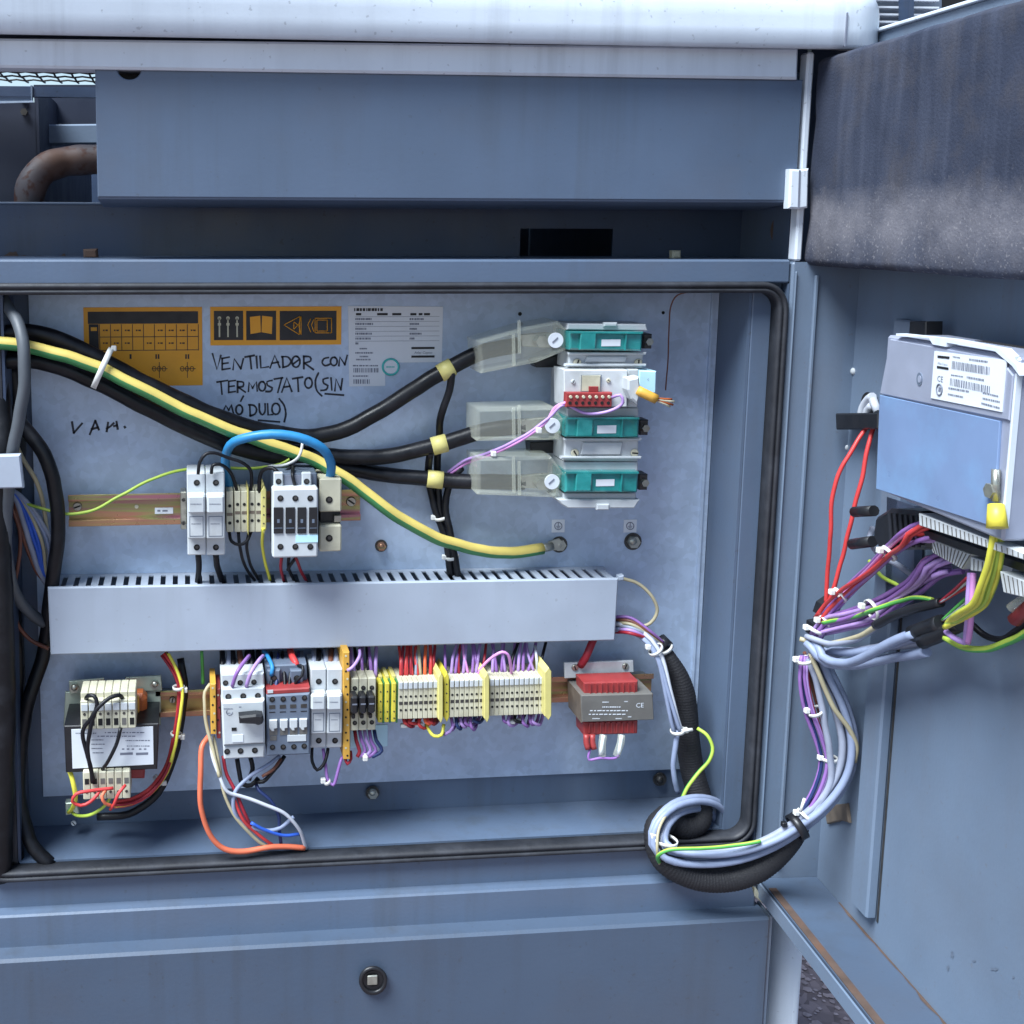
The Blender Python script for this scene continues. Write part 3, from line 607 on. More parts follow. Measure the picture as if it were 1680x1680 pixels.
# ================================================================== mounting plate with its writing
PLT = thing('mounting_plate', 'galvanised steel mounting plate with handwriting at the back of the cabinet', 'plate', at(640, 1290, YP))
pm = MB().box(at(62, 1000, YP).x, at(1163, 800, YP).x, YP, YP + .0025, at(300, 1297, YP).z, ZC + .018)
obj('sheet', pm, M['galv'], PLT)
obj('plate_fold', MB().box(at(1152, 900, YP - .012).x, at(1156, 900, YP - .012).x, YP - .003, YP - .0002, at(300, 1297, YP).z, ZC + .018), M['galv'], PLT)
for (x, y, r) in ((853, 515, 3.5), (1088, 513, 3)): obj('drill_hole', MB().pc(x, y, YP, r, .0003, 10), M['hole'], PLT)
def strokes(lines, ox, oy, sc, wpx, Y):
    mb = MB()
    for ln in lines:
        pts = smooth_path([at(ox + x / sc, oy + y / sc, Y) for x, y in ln], .002) if len(ln) > 3 else [at(ox + x / sc, oy + y / sc, Y) for x, y in ln]
        w0 = mm(wpx, Y) / 2; L = []; R = []
        for i, p in enumerate(pts):
            t = (pts[min(i + 1, len(pts) - 1)] - pts[max(i - 1, 0)]).normalized(); nrm = Vector((-t.z, 0, t.x)); w = w0 * (.85 + .3 * random.random()); e = .0008 * (1 if i == len(pts) - 1 else -1 if i == 0 else 0)
            L.append(p + nrm * w + t * e); R.append(p - nrm * w + t * e)
        bl_, br_ = mb.av(L), mb.av(R)
        for i in range(len(pts) - 1): mb.af((bl_ + i, bl_ + i + 1, br_ + i + 1, br_ + i))
    return mb
def ell(cx, cy, rx, ry): return [(cx + rx * math.cos(a), cy + ry * math.sin(a)) for a in [-1.3 + i * 6.4 / 12 for i in range(13)]]
L1 = [[(835, 330), (862, 425), (885, 340)], [(893, 425), (893, 358)], [(893, 358), (935, 350)], [(893, 390), (928, 385)], [(893, 425), (940, 418)],
      [(958, 425), (965, 360), (1005, 420)], [(1005, 420), (1020, 360)], [(1030, 350), (1085, 340)], [(1060, 345), (1068, 420)], [(1098, 345), (1103, 415)], [(1120, 345), (1125, 415), (1170, 408)],
      [(1180, 415), (1208, 340), (1238, 412)], [(1190, 387), (1230, 380)], [(1255, 347), (1258, 412)], [(1250, 348), (1287, 350), (1305, 378), (1288, 402), (1256, 412)], ell(1335, 378, 24, 33), [(1318, 392), (1352, 366)],
      [(1382, 420), (1382, 345)], [(1380, 346), (1420, 350), (1424, 372), (1385, 386)], [(1385, 386), (1440, 425)],
      [(1530, 353), (1502, 360), (1492, 385), (1510, 402), (1538, 393)], ell(1562, 376, 20, 25), [(1592, 402), (1598, 350), (1628, 396)], [(1628, 396), (1642, 340)]]
L2 = [[(862, 500), (925, 490)], [(885, 495), (892, 572)], [(932, 495), (932, 562)], [(932, 495), (972, 490)], [(932, 527), (965, 523)], [(932, 562), (972, 556)],
      [(985, 562), (985, 495)], [(985, 496), (1020, 502), (1018, 525), (988, 530)], [(988, 530), (1032, 560)], [(1050, 556), (1055, 500), (1075, 536)], [(1075, 536), (1098, 497), (1103, 553)], ell(1132, 525, 20, 28),
      [(1192, 490), (1162, 498), (1165, 520), (1193, 535), (1183, 555), (1155, 556)], [(1205, 482), (1255, 474)], [(1250, 475), (1226, 562)], [(1250, 560), (1280, 475), (1310, 556)], [(1262, 530), (1300, 525)],
      [(1315, 480), (1375, 470)], [(1345, 475), (1350, 556)], ell(1410, 505, 22, 31), [(1470, 445), (1452, 490), (1460, 550), (1490, 583)],
      [(1527, 475), (1498, 484), (1502, 508), (1526, 521), (1516, 545), (1485, 550)], [(1545, 475), (1550, 547)], [(1568, 552), (1575, 480), (1604, 546)], [(1604, 546), (1613, 480)], [(1510, 570), (1620, 578)]]
L3 = [[(900, 672), (915, 640), (932, 668)], [(932, 668), (947, 635), (962, 692)], ell(995, 665, 20, 28), [(1004, 614), (1020, 584)], [(1058, 635), (1061, 702)], [(1052, 636), (1084, 640), (1100, 664), (1088, 692), (1060, 702)],
      [(1115, 630), (1118, 678), (1134, 696), (1148, 680), (1150, 630)], [(1165, 630), (1168, 697), (1196, 693)], ell(1215, 660, 24, 33), [(1235, 600), (1264, 640), (1274, 690), (1265, 737)], [(1110, 728), (1236, 738)]]
for L in (L1, L2, L3): obj('marker_writing', strokes(L, 120, 490, 3.652, 3.3, YP - .0004), M['marker'], PLT)
L4 = [[(405, 762), (415, 824)], [(415, 824), (462, 770)], [(505, 832), (536, 755)], [(536, 755), (556, 806)], [(515, 803), (552, 792)], [(600, 816), (608, 765)], [(600, 800), (622, 786), (640, 768)], [(655, 760), (662, 802)], [(640, 786), (660, 780)], [(700, 788), (704, 794)]]
obj('marker_writing', strokes(L4, 0, 470, 3.428, 3.9, YP - .0004), M['marker'], PLT)

# stickers on the plate
S = thing('terminal_diagram_sticker', 'large amber sticker with a black-headed table of boxes, behind the cables', 'sticker', at(235, 634, YP))
YS = YP - .0008
obj('sheet', MB().pb(138, 504, 332, 633, YS, YP), M['orange_st'], S)
obj('header_bar', MB().pb(144, 511, 325, 531, YS - .0003, YS), M['ink'], S)
obj('side_bar', MB().pb(146, 532, 162, 575, YS - .0003, YS), M['ink'], S)
obj('side_mark', MB().pb(149, 537, 159, 543, YS - .0006, YS - .0003), M['orange_st'], S)
mb = MB()
for i in range(10): x = 163 + i * 18; mb.pb(x, 532, x + 1.1, 575, YS - .0003, YS)
for y in (552, 574): mb.pb(163, y, 326, y + 1.1, YS - .00032, YS)
obj('table_lines', mb, M['ink'], S)
for r_, y in enumerate((542, 563)):
    for i in range(9):
        if (i + r_) % 5 != 4: dashes(168 + i * 18, 178 + i * 18, y, 2.6, YS - .0004, 'rust', S, [(.1, .35), (.5, .9)], 'cell_mark')
for x in (214, 258, 307): dashes(x - 3, x + 5, 585, 8, YS - .0004, 'ink', S, [(0, .3), (.5, .8)] if x != 214 else [(.2, .6)], 'column_mark')
for x in (261, 307):
    mb = MB()
    for k in range(3): mb.tube([at(x - 8 + 8 * k + 3 * math.cos(a), 605 + 4 * math.sin(a), YS - .0004) for a in [q * math.pi / 5 for q in range(10)]], .0004, 4, closed=True)
    mb.pb(x - 12, 604.5, x + 14, 605.5, YS - .0003, YS); mb.pb(x, 594, x + 1, 620, YS - .0003, YS); obj('circuit_symbol', mb, M['ink'], S)

S = thing('warning_sticker', 'amber strip sticker with three black pictogram panels', 'sticker', at(452, 566, YP))
obj('sheet', MB().pb(345, 503, 560, 566, YS, YP), M['orange_st'], S)
for (x0, x1) in ((351, 399), (404, 453), (459, 552)): obj('pictogram_panel', MB().pb(x0, 510, x1, 558, YS - .0003, YS), M['ink'], S)
mb = MB()
for x in (360, 374, 389):
    mb.pc(x, 522, YS - .0004, 3.2, .0002, 10); mb.pb(x - 1.2, 522, x + 1.2, 553, YS - .0006, YS - .0003); mb.pb(x - 2.6, 530, x + 2.6, 534, YS - .0007, YS - .0003)
obj('busbar_pictogram', mb, M['beige_pl'], S)
mb = MB().pp([(410, 520), (427, 518), (428, 545), (411, 548)], YS - .0006, YS - .0003); mb.pp([(430, 518), (447, 520), (446, 548), (429, 545)], YS - .0006, YS - .0003); obj('book_pictogram', mb, M['orange_st'], S)
mb = MB()
for q in ([(466, 533), (492, 519), (491, 549)], [(482, 528), (489, 533), (482, 540)], [(494, 519), (490, 533), (494, 549)]):
    for a, b in zip(q, q[1:] + q[:1]): mb.tube([at(*a, YS - .0005), at(*b, YS - .0005)], .0005, 5)
for q in ([(517, 522), (544, 522), (544, 546), (517, 546)], [(520, 525), (537, 525), (537, 543), (520, 543)], [(510, 522), (505, 533), (510, 545)], [(515, 524), (511, 533), (515, 544)]):
    for a, b in zip(q, q[1:] + (q[:1] if len(q) > 3 else [])): mb.tube([at(*a, YS - .0005), at(*b, YS - .0005)], .0005, 5)
obj('hand_eye_pictogram', mb, M['orange_st'], S)

S = thing('data_label', 'white L-shaped data label printed with a table and two black bars', 'label', at(650, 633, YP))
obj('sheet', MB().pp([(571, 502), (727, 503), (725, 594), (632, 595), (632, 633), (573, 634)], YS, YP), M['paper'], S)
dashes(581, 628, 508, 5, YS - .0002, 'ink', S, rpat(1)); dashes(584, 708, 515.5, 4, YS - .0002, 'ink', S, [(0, .07), (.28, .42), (.48, .6), (.72, .8), (.83, .88), (.9, .98)])
for i in range(6):
    y = 523.5 + i * 8; dashes(583, 583 + (27, 29, 18, 27, 26, 5)[i], y, 3.4, YS - .0002, 'ink_grey', S, rpat(10 + i))
    if i < 5: dashes(672, 672 + (24, 16, 12, 20, 8)[i], y, 3.4, YS - .0002, 'ink_grey', S, rpat(20 + i))
    obj('table_line', MB().pb(583, y - 4.3, 721, y - 3.8, YS - .0002, YS), M['ink_grey'], S)
for y, a, b in ((572, 590, 602), (579, 583, 612), (585, 590, 604), (590, 584, 608)): dashes(a, b, y, 2.6, YS - .0002, 'ink_grey', S, rpat(int(y)))
for y in (600, 611 + 6): dashes(579, 621 if y < 610 else 604, y, 2.4, YS - .0002, 'ink_grey', S, rpat(int(y)))
for y, x1 in ((607.5, 620), (626, 607)):
    mb = MB(); x = 580; r = random.Random(y)
    while x < x1: w = r.choice((.8, 1.2, 2)); mb.pb(x, y - 3.6, x + w, y + 3.6, YS - .0002, YS); x += w + r.choice((1, 1.6))
    obj('barcode', mb, M['ink_grey'], S)
for y in (571, 585): obj('logo_bar', MB().pb(675, y - 1.8, 713, y + 1.8, YS - .0003, YS), M['ink'], S)
ptext('Atlas Copco', 694, 580.4, YS - .0003, 4.4, 'ink_grey', 'logo_text', S, 'CENTER', .25)

S = thing('round_sticker', 'small round teal-rimmed sticker at the corner of the white data label', 'sticker', at(641, 616, YP))
obj('disc', MB().pc(641, 602, YP - .0009, 14.5, .0005, 28), M['paper'], S)
obj('rim', MB().tube([at(641 + 13 * math.cos(a), 602 + 13 * math.sin(a), YP - .0014) for a in [i * math.pi / 14 for i in range(28)]], .0012, 6, closed=True), M['teal_ink'], S)
dashes(634, 648, 602, 3, YP - .0015, 'teal_ink', S, rpat(77))
for x, y, w in ((916, 863, 'white square earth-symbol label above the lug of the striped cable'), (1034, 863, 'white square earth-symbol label above the empty right-hand stud')):
    S = thing('earth_label', w, 'label', at(x, y + 10, YP), 'earth symbol labels'); obj('sheet', MB().pb(x - 10.5, y - 10.5, x + 10.5, y + 10.5, YS, YP), M['paper'], S)
    obj('symbol_ring', MB().tube([at(x + 6 * math.cos(a), y + 6 * math.sin(a), YS - .0003) for a in [i * math.pi / 8 for i in range(16)]], .0005, 5, closed=True), M['ink_grey'], S)
    mb = MB().pb(x - .6, y - 5, x + .6, y, YS - .0003, YS); [mb.pb(x - 3.6 + k, y + k * 1.6, x + 3.6 - k, y + .8 + k * 1.6, YS - .0003, YS) for k in range(3)]; obj('symbol', mb, M['ink_grey'], S)
hexbolt(917, 893, YP, 15, 'earth stud bolt holding the lug of the striped cable', group='plate bolts')
hexbolt(1038, 888, YP, 16, 'bare earth stud bolt below the right square label', group='plate bolts')
hexbolt(625, 895, YP, 11, 'worn bolt head on bare plate right of the upper rail', m='rail', group='plate bolts')
hexbolt(611, 1300, YP, 13, 'bolt on the lower edge of the plate, middle', group='plate bolts')
hexbolt(1082, 1278, YP, 13, 'dark bolt on the lower edge of the plate at right', m='steel_dark', group='plate bolts')

# ================================================================== DIN rails
def din(name, label, xa, ya, xb, yb, Y, hpx, parts):
    """top-hat rail from (xa,ya) to (xb,yb): centre line of its face"""
    a, b = at(xa, ya, Y), at(xb, yb, Y); H = mm(hpx, Y); z = (a.z + b.z) / 2
    T = thing(name, label, 'rail', ((a.x + b.x) / 2, Y, z))
    obj('flange', MB().box(a.x, b.x, Y, Y + .0012, z + H * .30, z + H / 2, .0003), M['rail'], T)
    obj('flange', MB().box(a.x, b.x, Y, Y + .0012, z - H / 2, z - H * .30, .0003), M['rail'], T)
    obj('web', MB().box(a.x, b.x, Y + .006, Y + .0072, z - H * .30, z + H * .30), M['rail'], T)
    obj('step', MB().box(a.x, b.x, Y + .0012, Y + .0072, z + H * .295, z + H * .32), M['rail'], T)
    obj('step', MB().box(a.x, b.x, Y + .0012, Y + .0072, z - H * .32, z - H * .295), M['rail'], T)
    for x in (a.x + .01, (a.x + b.x) / 2, b.x - .01): obj('standoff', MB().box(x - .008, x + .008, Y + .0073, YP, z - .008, z + .008), M['zinc'], T)
    return T
RU = din('mounting_rail', 'iridescent pink and gold upper mounting rail with a white tag', 112, 838, 592, 829, .058, 56, None)
screw(127, 831, .0635, 8, RU); obj('rail_hole', MB().pc(224, 831, .0635, 3.5, .0004, 12), M['beige_pl'], RU)
obj('rail_tag', MB().pb(254, 833, 284, 843, .0630, .064), M['paper'], RU); dashes(258, 275, 838, 3, .0628, 'ink_grey', RU, [(.0, .3), (.5, 1)])
screw(576, 823, .0635, 9, RU)
RL = din('mounting_rail', 'lower mounting rail running behind the breakers and terminal strip', 255, 1156, 1072, 1126, .058, 49, None)
screw(283, 1148, .0635, 6, RL)

# ================================================================== trunking
TK = thing('wire_trunking', 'long grey slotted wiring trunking across the middle of the plate', 'trunking', at(545, 1065, .03))
lid_q = [(78, 964), (1015, 949), (1009, 1051), (83, 1075)]
obj('lid', MB().pp(lid_q, .030, .034, .0015), M['trunk'], TK)
tA, tB = at(79, 964, .031), at(1015, 949, .031)
def trunk_pt(t, y, dz=0): return Vector((tA.x + (tB.x - tA.x) * t, y, tA.z + (tB.z - tA.z) * t - .002 + dz))
def trunk_strip(t0, t1, y0, y1, th=.0016):
    mb = MB(); a, b = trunk_pt(t0, y0), trunk_pt(t1, y0); d = Vector((0, y1 - y0, 0)); h = Vector((0, 0, -th))
    mb.poly([a, b, b + h, a + h], None, d); return mb
obj('top_edge', trunk_strip(-.0, 1.003, .076, YP - .0005), M['trunk'], TK)
obj('top_edge', trunk_strip(.0, 1.006, .0345, .040), M['trunk'], TK)
NF = 47
for i in range(NF): obj('finger', trunk_strip((i + .0) / NF + .006, (i + .58) / NF + .006, .0402, .0758), M['trunk'], TK)
hgt = at(500, 957, .031).z - at(500, 1063, .031).z - .004
mb = MB(); a, b = trunk_pt(0, YP - .0022, -.002), trunk_pt(1, YP - .0022, -.002); mb.poly([a, b, b + Vector((0, 0, -hgt)), a + Vector((0, 0, -hgt))], None, (0, .002, 0)); obj('back', mb, M['trunk'], TK)
mb = MB(); a, b = trunk_pt(0, .0345, -hgt), trunk_pt(1, .0345, -hgt); mb.poly([a, b, b + Vector((0, 0, -.0016)), a + Vector((0, 0, -.0016))], None, (0, YP - .037, 0)); obj('bottom', mb, M['trunk'], TK)
obj('lid_hook', MB().pp([(1015, 946), (1024, 944), (1024, 952), (1015, 953)], .034, .042, .001), M['trunk'], TK)
# dark wires lying inside, seen through the slots
for k, z in enumerate((-.012, -.02, -.03)):
    a, b = trunk_pt(.02, .05 + .01 * (k % 2), z), trunk_pt(.98, .055, z)
    single('trunking_wire', MB().tube([a, a.lerp(b, .5) + Vector((0, .004, .003)), b], .005, 8), M['w_black'], 'dark wires lying inside the slotted trunking', 'wire', 'wires inside the trunking')
# ================================================================== devices on the upper rail
YB = .057
def rim_rect(mb, x0, y0, x1, y1, Y, w=.9):
    mb.pb(x0, y0, x1, y0 + w, Y - .0003, Y); mb.pb(x0, y1 - w, x1, y1, Y - .0003, Y); mb.pb(x0, y0, x0 + w, y1, Y - .00031, Y); mb.pb(x1 - w, y0, x1, y1, Y - .00031, Y)
def fuse_holder(label, x0, x1, y0, y1, Yf, s):
    """two-pole hinged fuse carrier; s = (top screws, handle y0,y1, window y0,y1, bottom screws)"""
    T = thing('fuse_holder', label, 'fuse holder', at((x0 + x1) / 2, y1, YB), 'two-pole fuse holders'); xm = (x0 + x1) / 2
    for a, b in ((x0, xm - .4), (xm + .4, x1)):
        o = obj('pole_body', MB().pb(a, y0, b, y1, Yf + .012, YB, .0012), M['white_pl'], T)
        obj('step', MB().pb(a + .3, s[1], b - .3, s[4], Yf, Yf + .012, .0012), M['white_pl'], o)
        obj('handle', MB().pb(a + .8, s[1] + 2, b - .8, s[2], Yf - .008, Yf, .002), M['white_pl'], o)
        w = MB(); rim_rect(w, a + 4, s[3], b - 4, s[4] - 4, Yf); obj('window_frame', w, M['slate_pl'], o)
        obj('window', MB().pb(a + 5, s[3] + 1, b - 5, s[4] - 5, Yf - .0002, Yf), M['pale_blue'] if False else M['grey_pl'], o)
        dashes(a + 7, b - 8, (s[3] + s[4]) / 2 - 6, 1.4, Yf - .0004, 'ink_grey', o, rpat(int(a * 3)))
        dashes(a + 5, b - 7, (s[1] + s[2]) / 2, 1.6, Yf - .0083, 'ink_grey', o, rpat(int(a * 5)))
        c = (a + b) / 2 + .5
        term_hole(c, s[0], Yf + .012, 5.4, o); term_hole(c, s[5], Yf + .012, 5.4, o)
    return T
fuse_holder('white two-pole fuse holder at the left of the upper device row', 307, 369, 776, 911, .0, (792, 811, 843, 847, 884, 898))
# rail end clamp
T = thing('end_clamp', 'metal end clamp on the upper rail left of the white fuse holder', 'clamp', at(300, 868, .05))
obj('body', MB().pb(296, 807, 306, 869, .045, .066, .001), M['zinc'], T); screw(301, 858, .045, 4, T, 'steel_dark'); screw(301, 820, .045, 3.5, T, 'steel_dark')

def terminal(label, x0, x1, yt, y1, Yf, m, group, h1, h2, tagm=None, top=10, holes=True, name='terminal_block', cat='terminal', tag_h=11):
    """rail terminal: body stepped towards the rail at the top, marker tag, two clamp openings"""
    T = thing(name, label, cat, at((x0 + x1) / 2, y1, YB), group)
    obj('body', MB().pb(x0 + .25, yt, x1 - .25, y1, Yf, YB, .0006), M[m], T)
    if top: obj('entry', MB().pb(x0 + .5, yt - top, x1 - .5, yt - .3, Yf + .014, YB, .0006), M[m], T)
    if tagm: obj('marker_tag', MB().pb(x0 + .9, yt + 1, x1 - .9, yt + 1 + tag_h, Yf - .0016, Yf, .0005), M[tagm], T)
    xc = (x0 + x1) / 2; r = min(3, (x1 - x0) * .27)
    if holes:
        for y in (h1, h2): obj('clamp_opening', MB().pc(xc, y, Yf, r, .0004, 10), M['hole'], T)
        obj('bridge_slot', MB().pb(x0 + 1.2, (h1 + h2) / 2 - 2.5, x1 - 1.2, (h1 + h2) / 2 + 2.5, Yf - .0003, Yf), M['steel_dark'] if tagm else M['core_br'], T)
    return T
g1 = 'terminals on the upper rail'
terminal('wide beige terminal with black slot next to the upper fuse holder', 371, 383, 806, 873, .022, 'beige_pl', g1, 830, 858, None, 0)
for x in (384.5, 395.5): terminal(('left' if x < 390 else 'right') + ' beige terminal between the wide one and the thin yellow divider', x, x + 10.6, 806, 873, .022, 'beige_pl', g1, 827.5, 855, None, 0)
for x in (408.5, 419): terminal(('left' if x < 412 else 'right') + ' beige terminal between the thin yellow divider and the yellow end plate', x, x + 10.2, 806, 873, .022, 'beige_pl', g1, 827, 854, None, 0)
def endplate(label, x0, x1, y0, y1, Yf, m='yellow_pl', group='yellow end plates', dots=0):
    T = thing('end_plate', label, 'end plate', at((x0 + x1) / 2, y1, YB), group)
    xm = (x0 + x1) / 2; w = (x1 - x0) / 2
    obj('plate', MB().pp([(xm - w, y0 + 8), (xm + w * .2, y0), (xm + w, y0 + 7), (xm + w, y1 - 8), (xm + w * .2, y1), (xm - w, y1 - 7)], Yf, YB, .0008), M[m], T)
    for k in range(dots): obj('notch', MB().pc(xm, y0 + 12 + (y1 - y0 - 22) * (k + .5) / dots, Yf, 1.5, .0003, 8), M['steel_dark'], T)
    return T
endplate('thin yellow divider between the four beige upper terminals', 405.8, 408.2, 800, 879, .018, 'yellow_pale')
endplate('yellow end plate left of the four-window contactor', 428.5, 437, 797, 876, .02, 'yellow_pale', dots=4)

# contactor with four black windows
C1 = thing('contactor', 'white contactor with four black windows in the upper row', 'contactor', at(485, 915, YB))
obj('base', MB().pb(449, 776, 520, 908, .006, YB, .0015), M['slate_pl'], C1)
obj('front', MB().pb(447, 801, 522, 915, -.012, .006, .0018), M['white_pl'], C1)
for x in (449, 495): o = obj('coil_terminal', MB().pb(x, 775, x + 16, 800, .0, .006, .0012), M['white_pl'], C1); term_hole(x + 8, 790, .0, 5.2, o)
obj('coil_clip', MB().pb(466, 780, 494, 800, .003, .006), M['ink_grey'], C1)
for x in (460, 484.5, 509): term_hole(x, 817.5, -.012, 5.4, C1); term_hole(x, 897, -.012, 5.4, C1)
for a, b in ((449, 464.5), (468.5, 484), (488, 502.5), (507, 521)):
    o = obj('contact_window', MB().pb(a, 832.5, b, 875.5, -.0135, -.0122, .0004), M['black'], C1)
    obj('window_mark', MB().pb((a + b) / 2 - 2, 852, (a + b) / 2 + 2, 858, -.0138, -.0135), M['slate_pl'], o)
    obj('window_bar', MB().pb(a + 1, 866, b - 1, 867, -.0138, -.0135), M['slate_pl'], o)
obj('rating_label', MB().pb(485, 877.5, 521.5, 890, -.0126, -.0122), M['pale_blue'], C1)
# neutral terminal housing
N1 = thing('neutral_terminal', 'cream two-part terminal housing right of the white contactor', 'terminal', at(542, 905, YB))
obj('upper_housing', MB().pb(524, 785, 560.5, 840, .008, YB, .0015), M['beige_pl'], N1)
obj('lower_housing', MB().pb(524, 862, 560.5, 905, .008, YB, .0015), M['beige_pl'], N1)
obj('middle', MB().pb(526, 840, 558, 862, .02, YB), M['black'], N1); obj('contact_strip', MB().pb(548, 846, 560, 857, .014, .02, .0005), M['zinc'], N1)
term_hole(540, 820, .008, 6.2, N1); term_hole(540, 883, .008, 6.2, N1)

# ================================================================== power fuse block
FB = thing('power_fuse_block', 'tall white fuse base with three teal covers and a relay between', 'fuse block', at(985, 834, YP))
YW = .012
def F(n, q, Yf, Yb, m='white_pl', c=.0012, p=None): return obj(n, MB().pp(q, Yf, Yb, c), M[m], p or FB)
F('spine', [(934, 536), (1052, 536), (1040, 828), (922, 826)], .03, YP, 'white_pl')
F('top_flange', [(932, 531), (1060, 532), (1063, 543), (930, 541)], YW, .05)
F('top_tab', [(991, 529), (1013, 529), (1013, 536), (991, 536)], YW - .004, YW)
def teal(q, lab, cx):
    o = F('fuse_cover', q, .0, .045, 'teal', .002)
    (x0, y0), (x1, _), (x2, y2), (x3, _) = q
    F('cover_ridge', [(x0 + 18, y0 + 2), (x0 + 44, y0 + 2), (x0 + 42, y2 - 2), (x0 + 16, y2 - 2)], -.004, .0, 'teal', .001, o)
    F('cover_ridge', [(x1 - 28, y0 + 1), (x1 - 26, y0 + 1), (x1 - 28, y2 - 1), (x1 - 30, y2 - 1)], -.003, .0, 'teal', 0, o)
    F('cover_top_lip', [(x0, y0), (x1, y0), (x1, y0 + 3), (x0, y0 + 3)], -.004, .0, 'teal', 0, o)
    obj('window_label', MB().pb(lab[0], lab[1], lab[2], lab[3], -.0006, .0), M['paper'], o)
    b = F('contact_bolt', [(x1 + 1, y0 + 4), (x1 + 15, y0 + 4), (x1 + 14, y2 - 4), (x1 + 1, y2 - 4)], .04, .06, 'steel_dark', .001)
    obj('bolt_nut', MB().pc(x1 + 8, (y0 + y2) / 2, .04, 7, .006, 6), M['zinc'], b)
    F('side_contact', [(x0 - 6, y0 + 4), (x0, y0 + 4), (x0, y2 - 4), (x0 - 6, y2 - 4)], .03, .05, 'zinc')
teal([(935, 544), (1055, 546), (1053, 576), (934, 574)], (987, 557, 1018, 568), 0)
def white_base(q, scr):
    o = F('fuse_base', q, YW, .05)
    (x0, y0), (x1, _), (x2, y2), (x3, _) = q
    F('base_flange', [(x0 - 6, y2 - 8), (x1 + 5, y2 - 8), (x1 + 4, y2 - 4), (x0 - 7, y2 - 4)], YW - .006, YW, 'white_pl', .0008, o)
    F('base_flange', [(x0 - 1, y0), (x1 + 5, y0), (x1 + 4, y0 + 4), (x0 - 1, y0 + 4)], YW - .005, YW, 'white_pl', .0008, o)
    F('base_panel', [(x0 + 30, y0 + 7), (x1 - 26, y0 + 7), (x1 - 30, y2 - 11), (x0 + 26, y2 - 11)], YW - .003, YW, 'white_pl', .0008, o)
    for x, y in scr: screw(x, y, YW - .001, 7.5, o, 'beige_pl')
white_base([(934, 578), (1056, 579), (1054, 605), (932, 604)], ((947, 595), (1047, 595)))
white_base([(927, 719), (1048, 720), (1047, 757), (925, 756)], ((943, 743), (1041, 743)))
F('fuse_base', [(925, 758), (1047, 758), (1047, 773), (926, 773)], YW, .05)
F('fuse_base', [(930, 669), (1048, 669), (1048, 684), (930, 684)], YW, .05)
teal([(930, 685), (1049, 686), (1048, 718), (928, 717)], (980, 698, 1011, 711), 0)
teal([(928, 774), (1048, 774), (1046, 808), (927, 808)], (978, 786.5, 1008, 797.5), 0)
F('fuse_base', [(924, 809), (1044, 809), (1043, 822), (924, 822)], YW, .05)
F('bottom_flange', [(914, 819), (1050, 820), (1044, 829), (1041, 834), (932, 834), (922, 828)], YW - .006, .05)
F('bottom_tab', [(979, 827), (1000, 827), (1000, 837), (979, 837)], YW - .010, YW - .0061)
for (q, cap) in (([(785, 560), (863, 537), (916, 527), (930, 540), (930, 575), (881, 595), (790, 613)], (911, 558)), ([(783, 671), (910, 668), (926, 690), (920, 722), (783, 724)], (906, 698)), ([(784, 752), (905, 749), (925, 776), (915, 817), (784, 812)], (905, 790))):
    o = F('clear_shroud', q, .012, .062, 'clear', .003)
    F('shroud_rib', [(841, q[0][1] - 2 + (0 if cap[1] > 600 else -8)), (845, q[0][1] - 2 + (0 if cap[1] > 600 else -9)), (846, q[-1][1] - 4 - (0 if cap[1] > 600 else 10)), (842, q[-1][1] - 4 - (0 if cap[1] > 600 else 9))], .009, .0118, 'clear', 0, o)
    F('shroud_rib', [(850, cap[1] - 32), (854, cap[1] - 33), (855, cap[1] + 22), (851, cap[1] + 22)], .009, .0118, 'clear', 0, o)
    obj('cap', MB().pc(*cap, .0118, 13.5, .002, 24), M['paper'], o)
    obj('cap_mark', MB().pp([(cap[0] - 5, cap[1] + 3), (cap[0] + 4, cap[1] - 5), (cap[0] + 5, cap[1] - 3), (cap[0] - 4, cap[1] + 5)], .0092, .0096), M['ink_grey'], o)
    obj('cable_lug', MB().pp([(855, cap[1] - 9), (895, cap[1] - 13), (918, cap[1] - 10), (918, cap[1] + 10), (895, cap[1] + 13), (855, cap[1] + 10)], .034, .04, .001), M['zinc'], o)
    obj('lug_bolt', MB().pc(884, cap[1] + 1, .034, 11, .012, 6), M['zinc'], o)
for q in ([(874, 592), (925, 580), (923, 603), (880, 603)], [(870, 726), (922, 722), (918, 744), (871, 743)]): F('black_bracket', q, .05, .07, 'black')

# monitoring relay clipped to the fuse block
RY = thing('monitoring_relay', 'pale relay module with a red terminal strip on the fuse block', 'relay', at(1000, 668, .0))
R_ = lambda n, q, Yf, Yb, m='grey_pl', c=.001, p=None: obj(n, MB().pp(q, Yf, Yb, c), M[m], p or RY)
R_('body', [(925, 607), (1030, 607), (1029, 668), (926, 667)], -.004, .03)
R_('side_body', [(1030, 606), (1048, 606), (1046, 668), (1030, 668)], .002, .03)
R_('connector_box', [(1049, 608), (1077, 609), (1076, 645), (1048, 645)], .0, .03, 'pale_blue'); ptext('c', 1062, 624, -.0004, 5, 'ink_grey', 'box_print', RY)
w_ = R_('dial_window', [(954, 616), (986, 616), (985, 643), (953, 643)], -.006, -.004, 'beige_pl')
R_('dial', [(966, 634), (982, 634), (982, 643), (966, 643)], -.007, -.0061, 'red_pl', .0005, w_)
mb = MB(); rim_rect(mb, 953, 615, 987, 643, -.0061, 1); obj('dial_frame', mb, M['slate_pl'], w_)
screw(940, 626, -.004, 4, RY, 'grey_pl'); screw(998, 624, -.004, 4, RY, 'beige_pl')
t_ = R_('terminal_strip', [(929, 644), (1005, 644), (1004, 668), (928, 668)], -.012, -.0041, 'red_pl', .001)
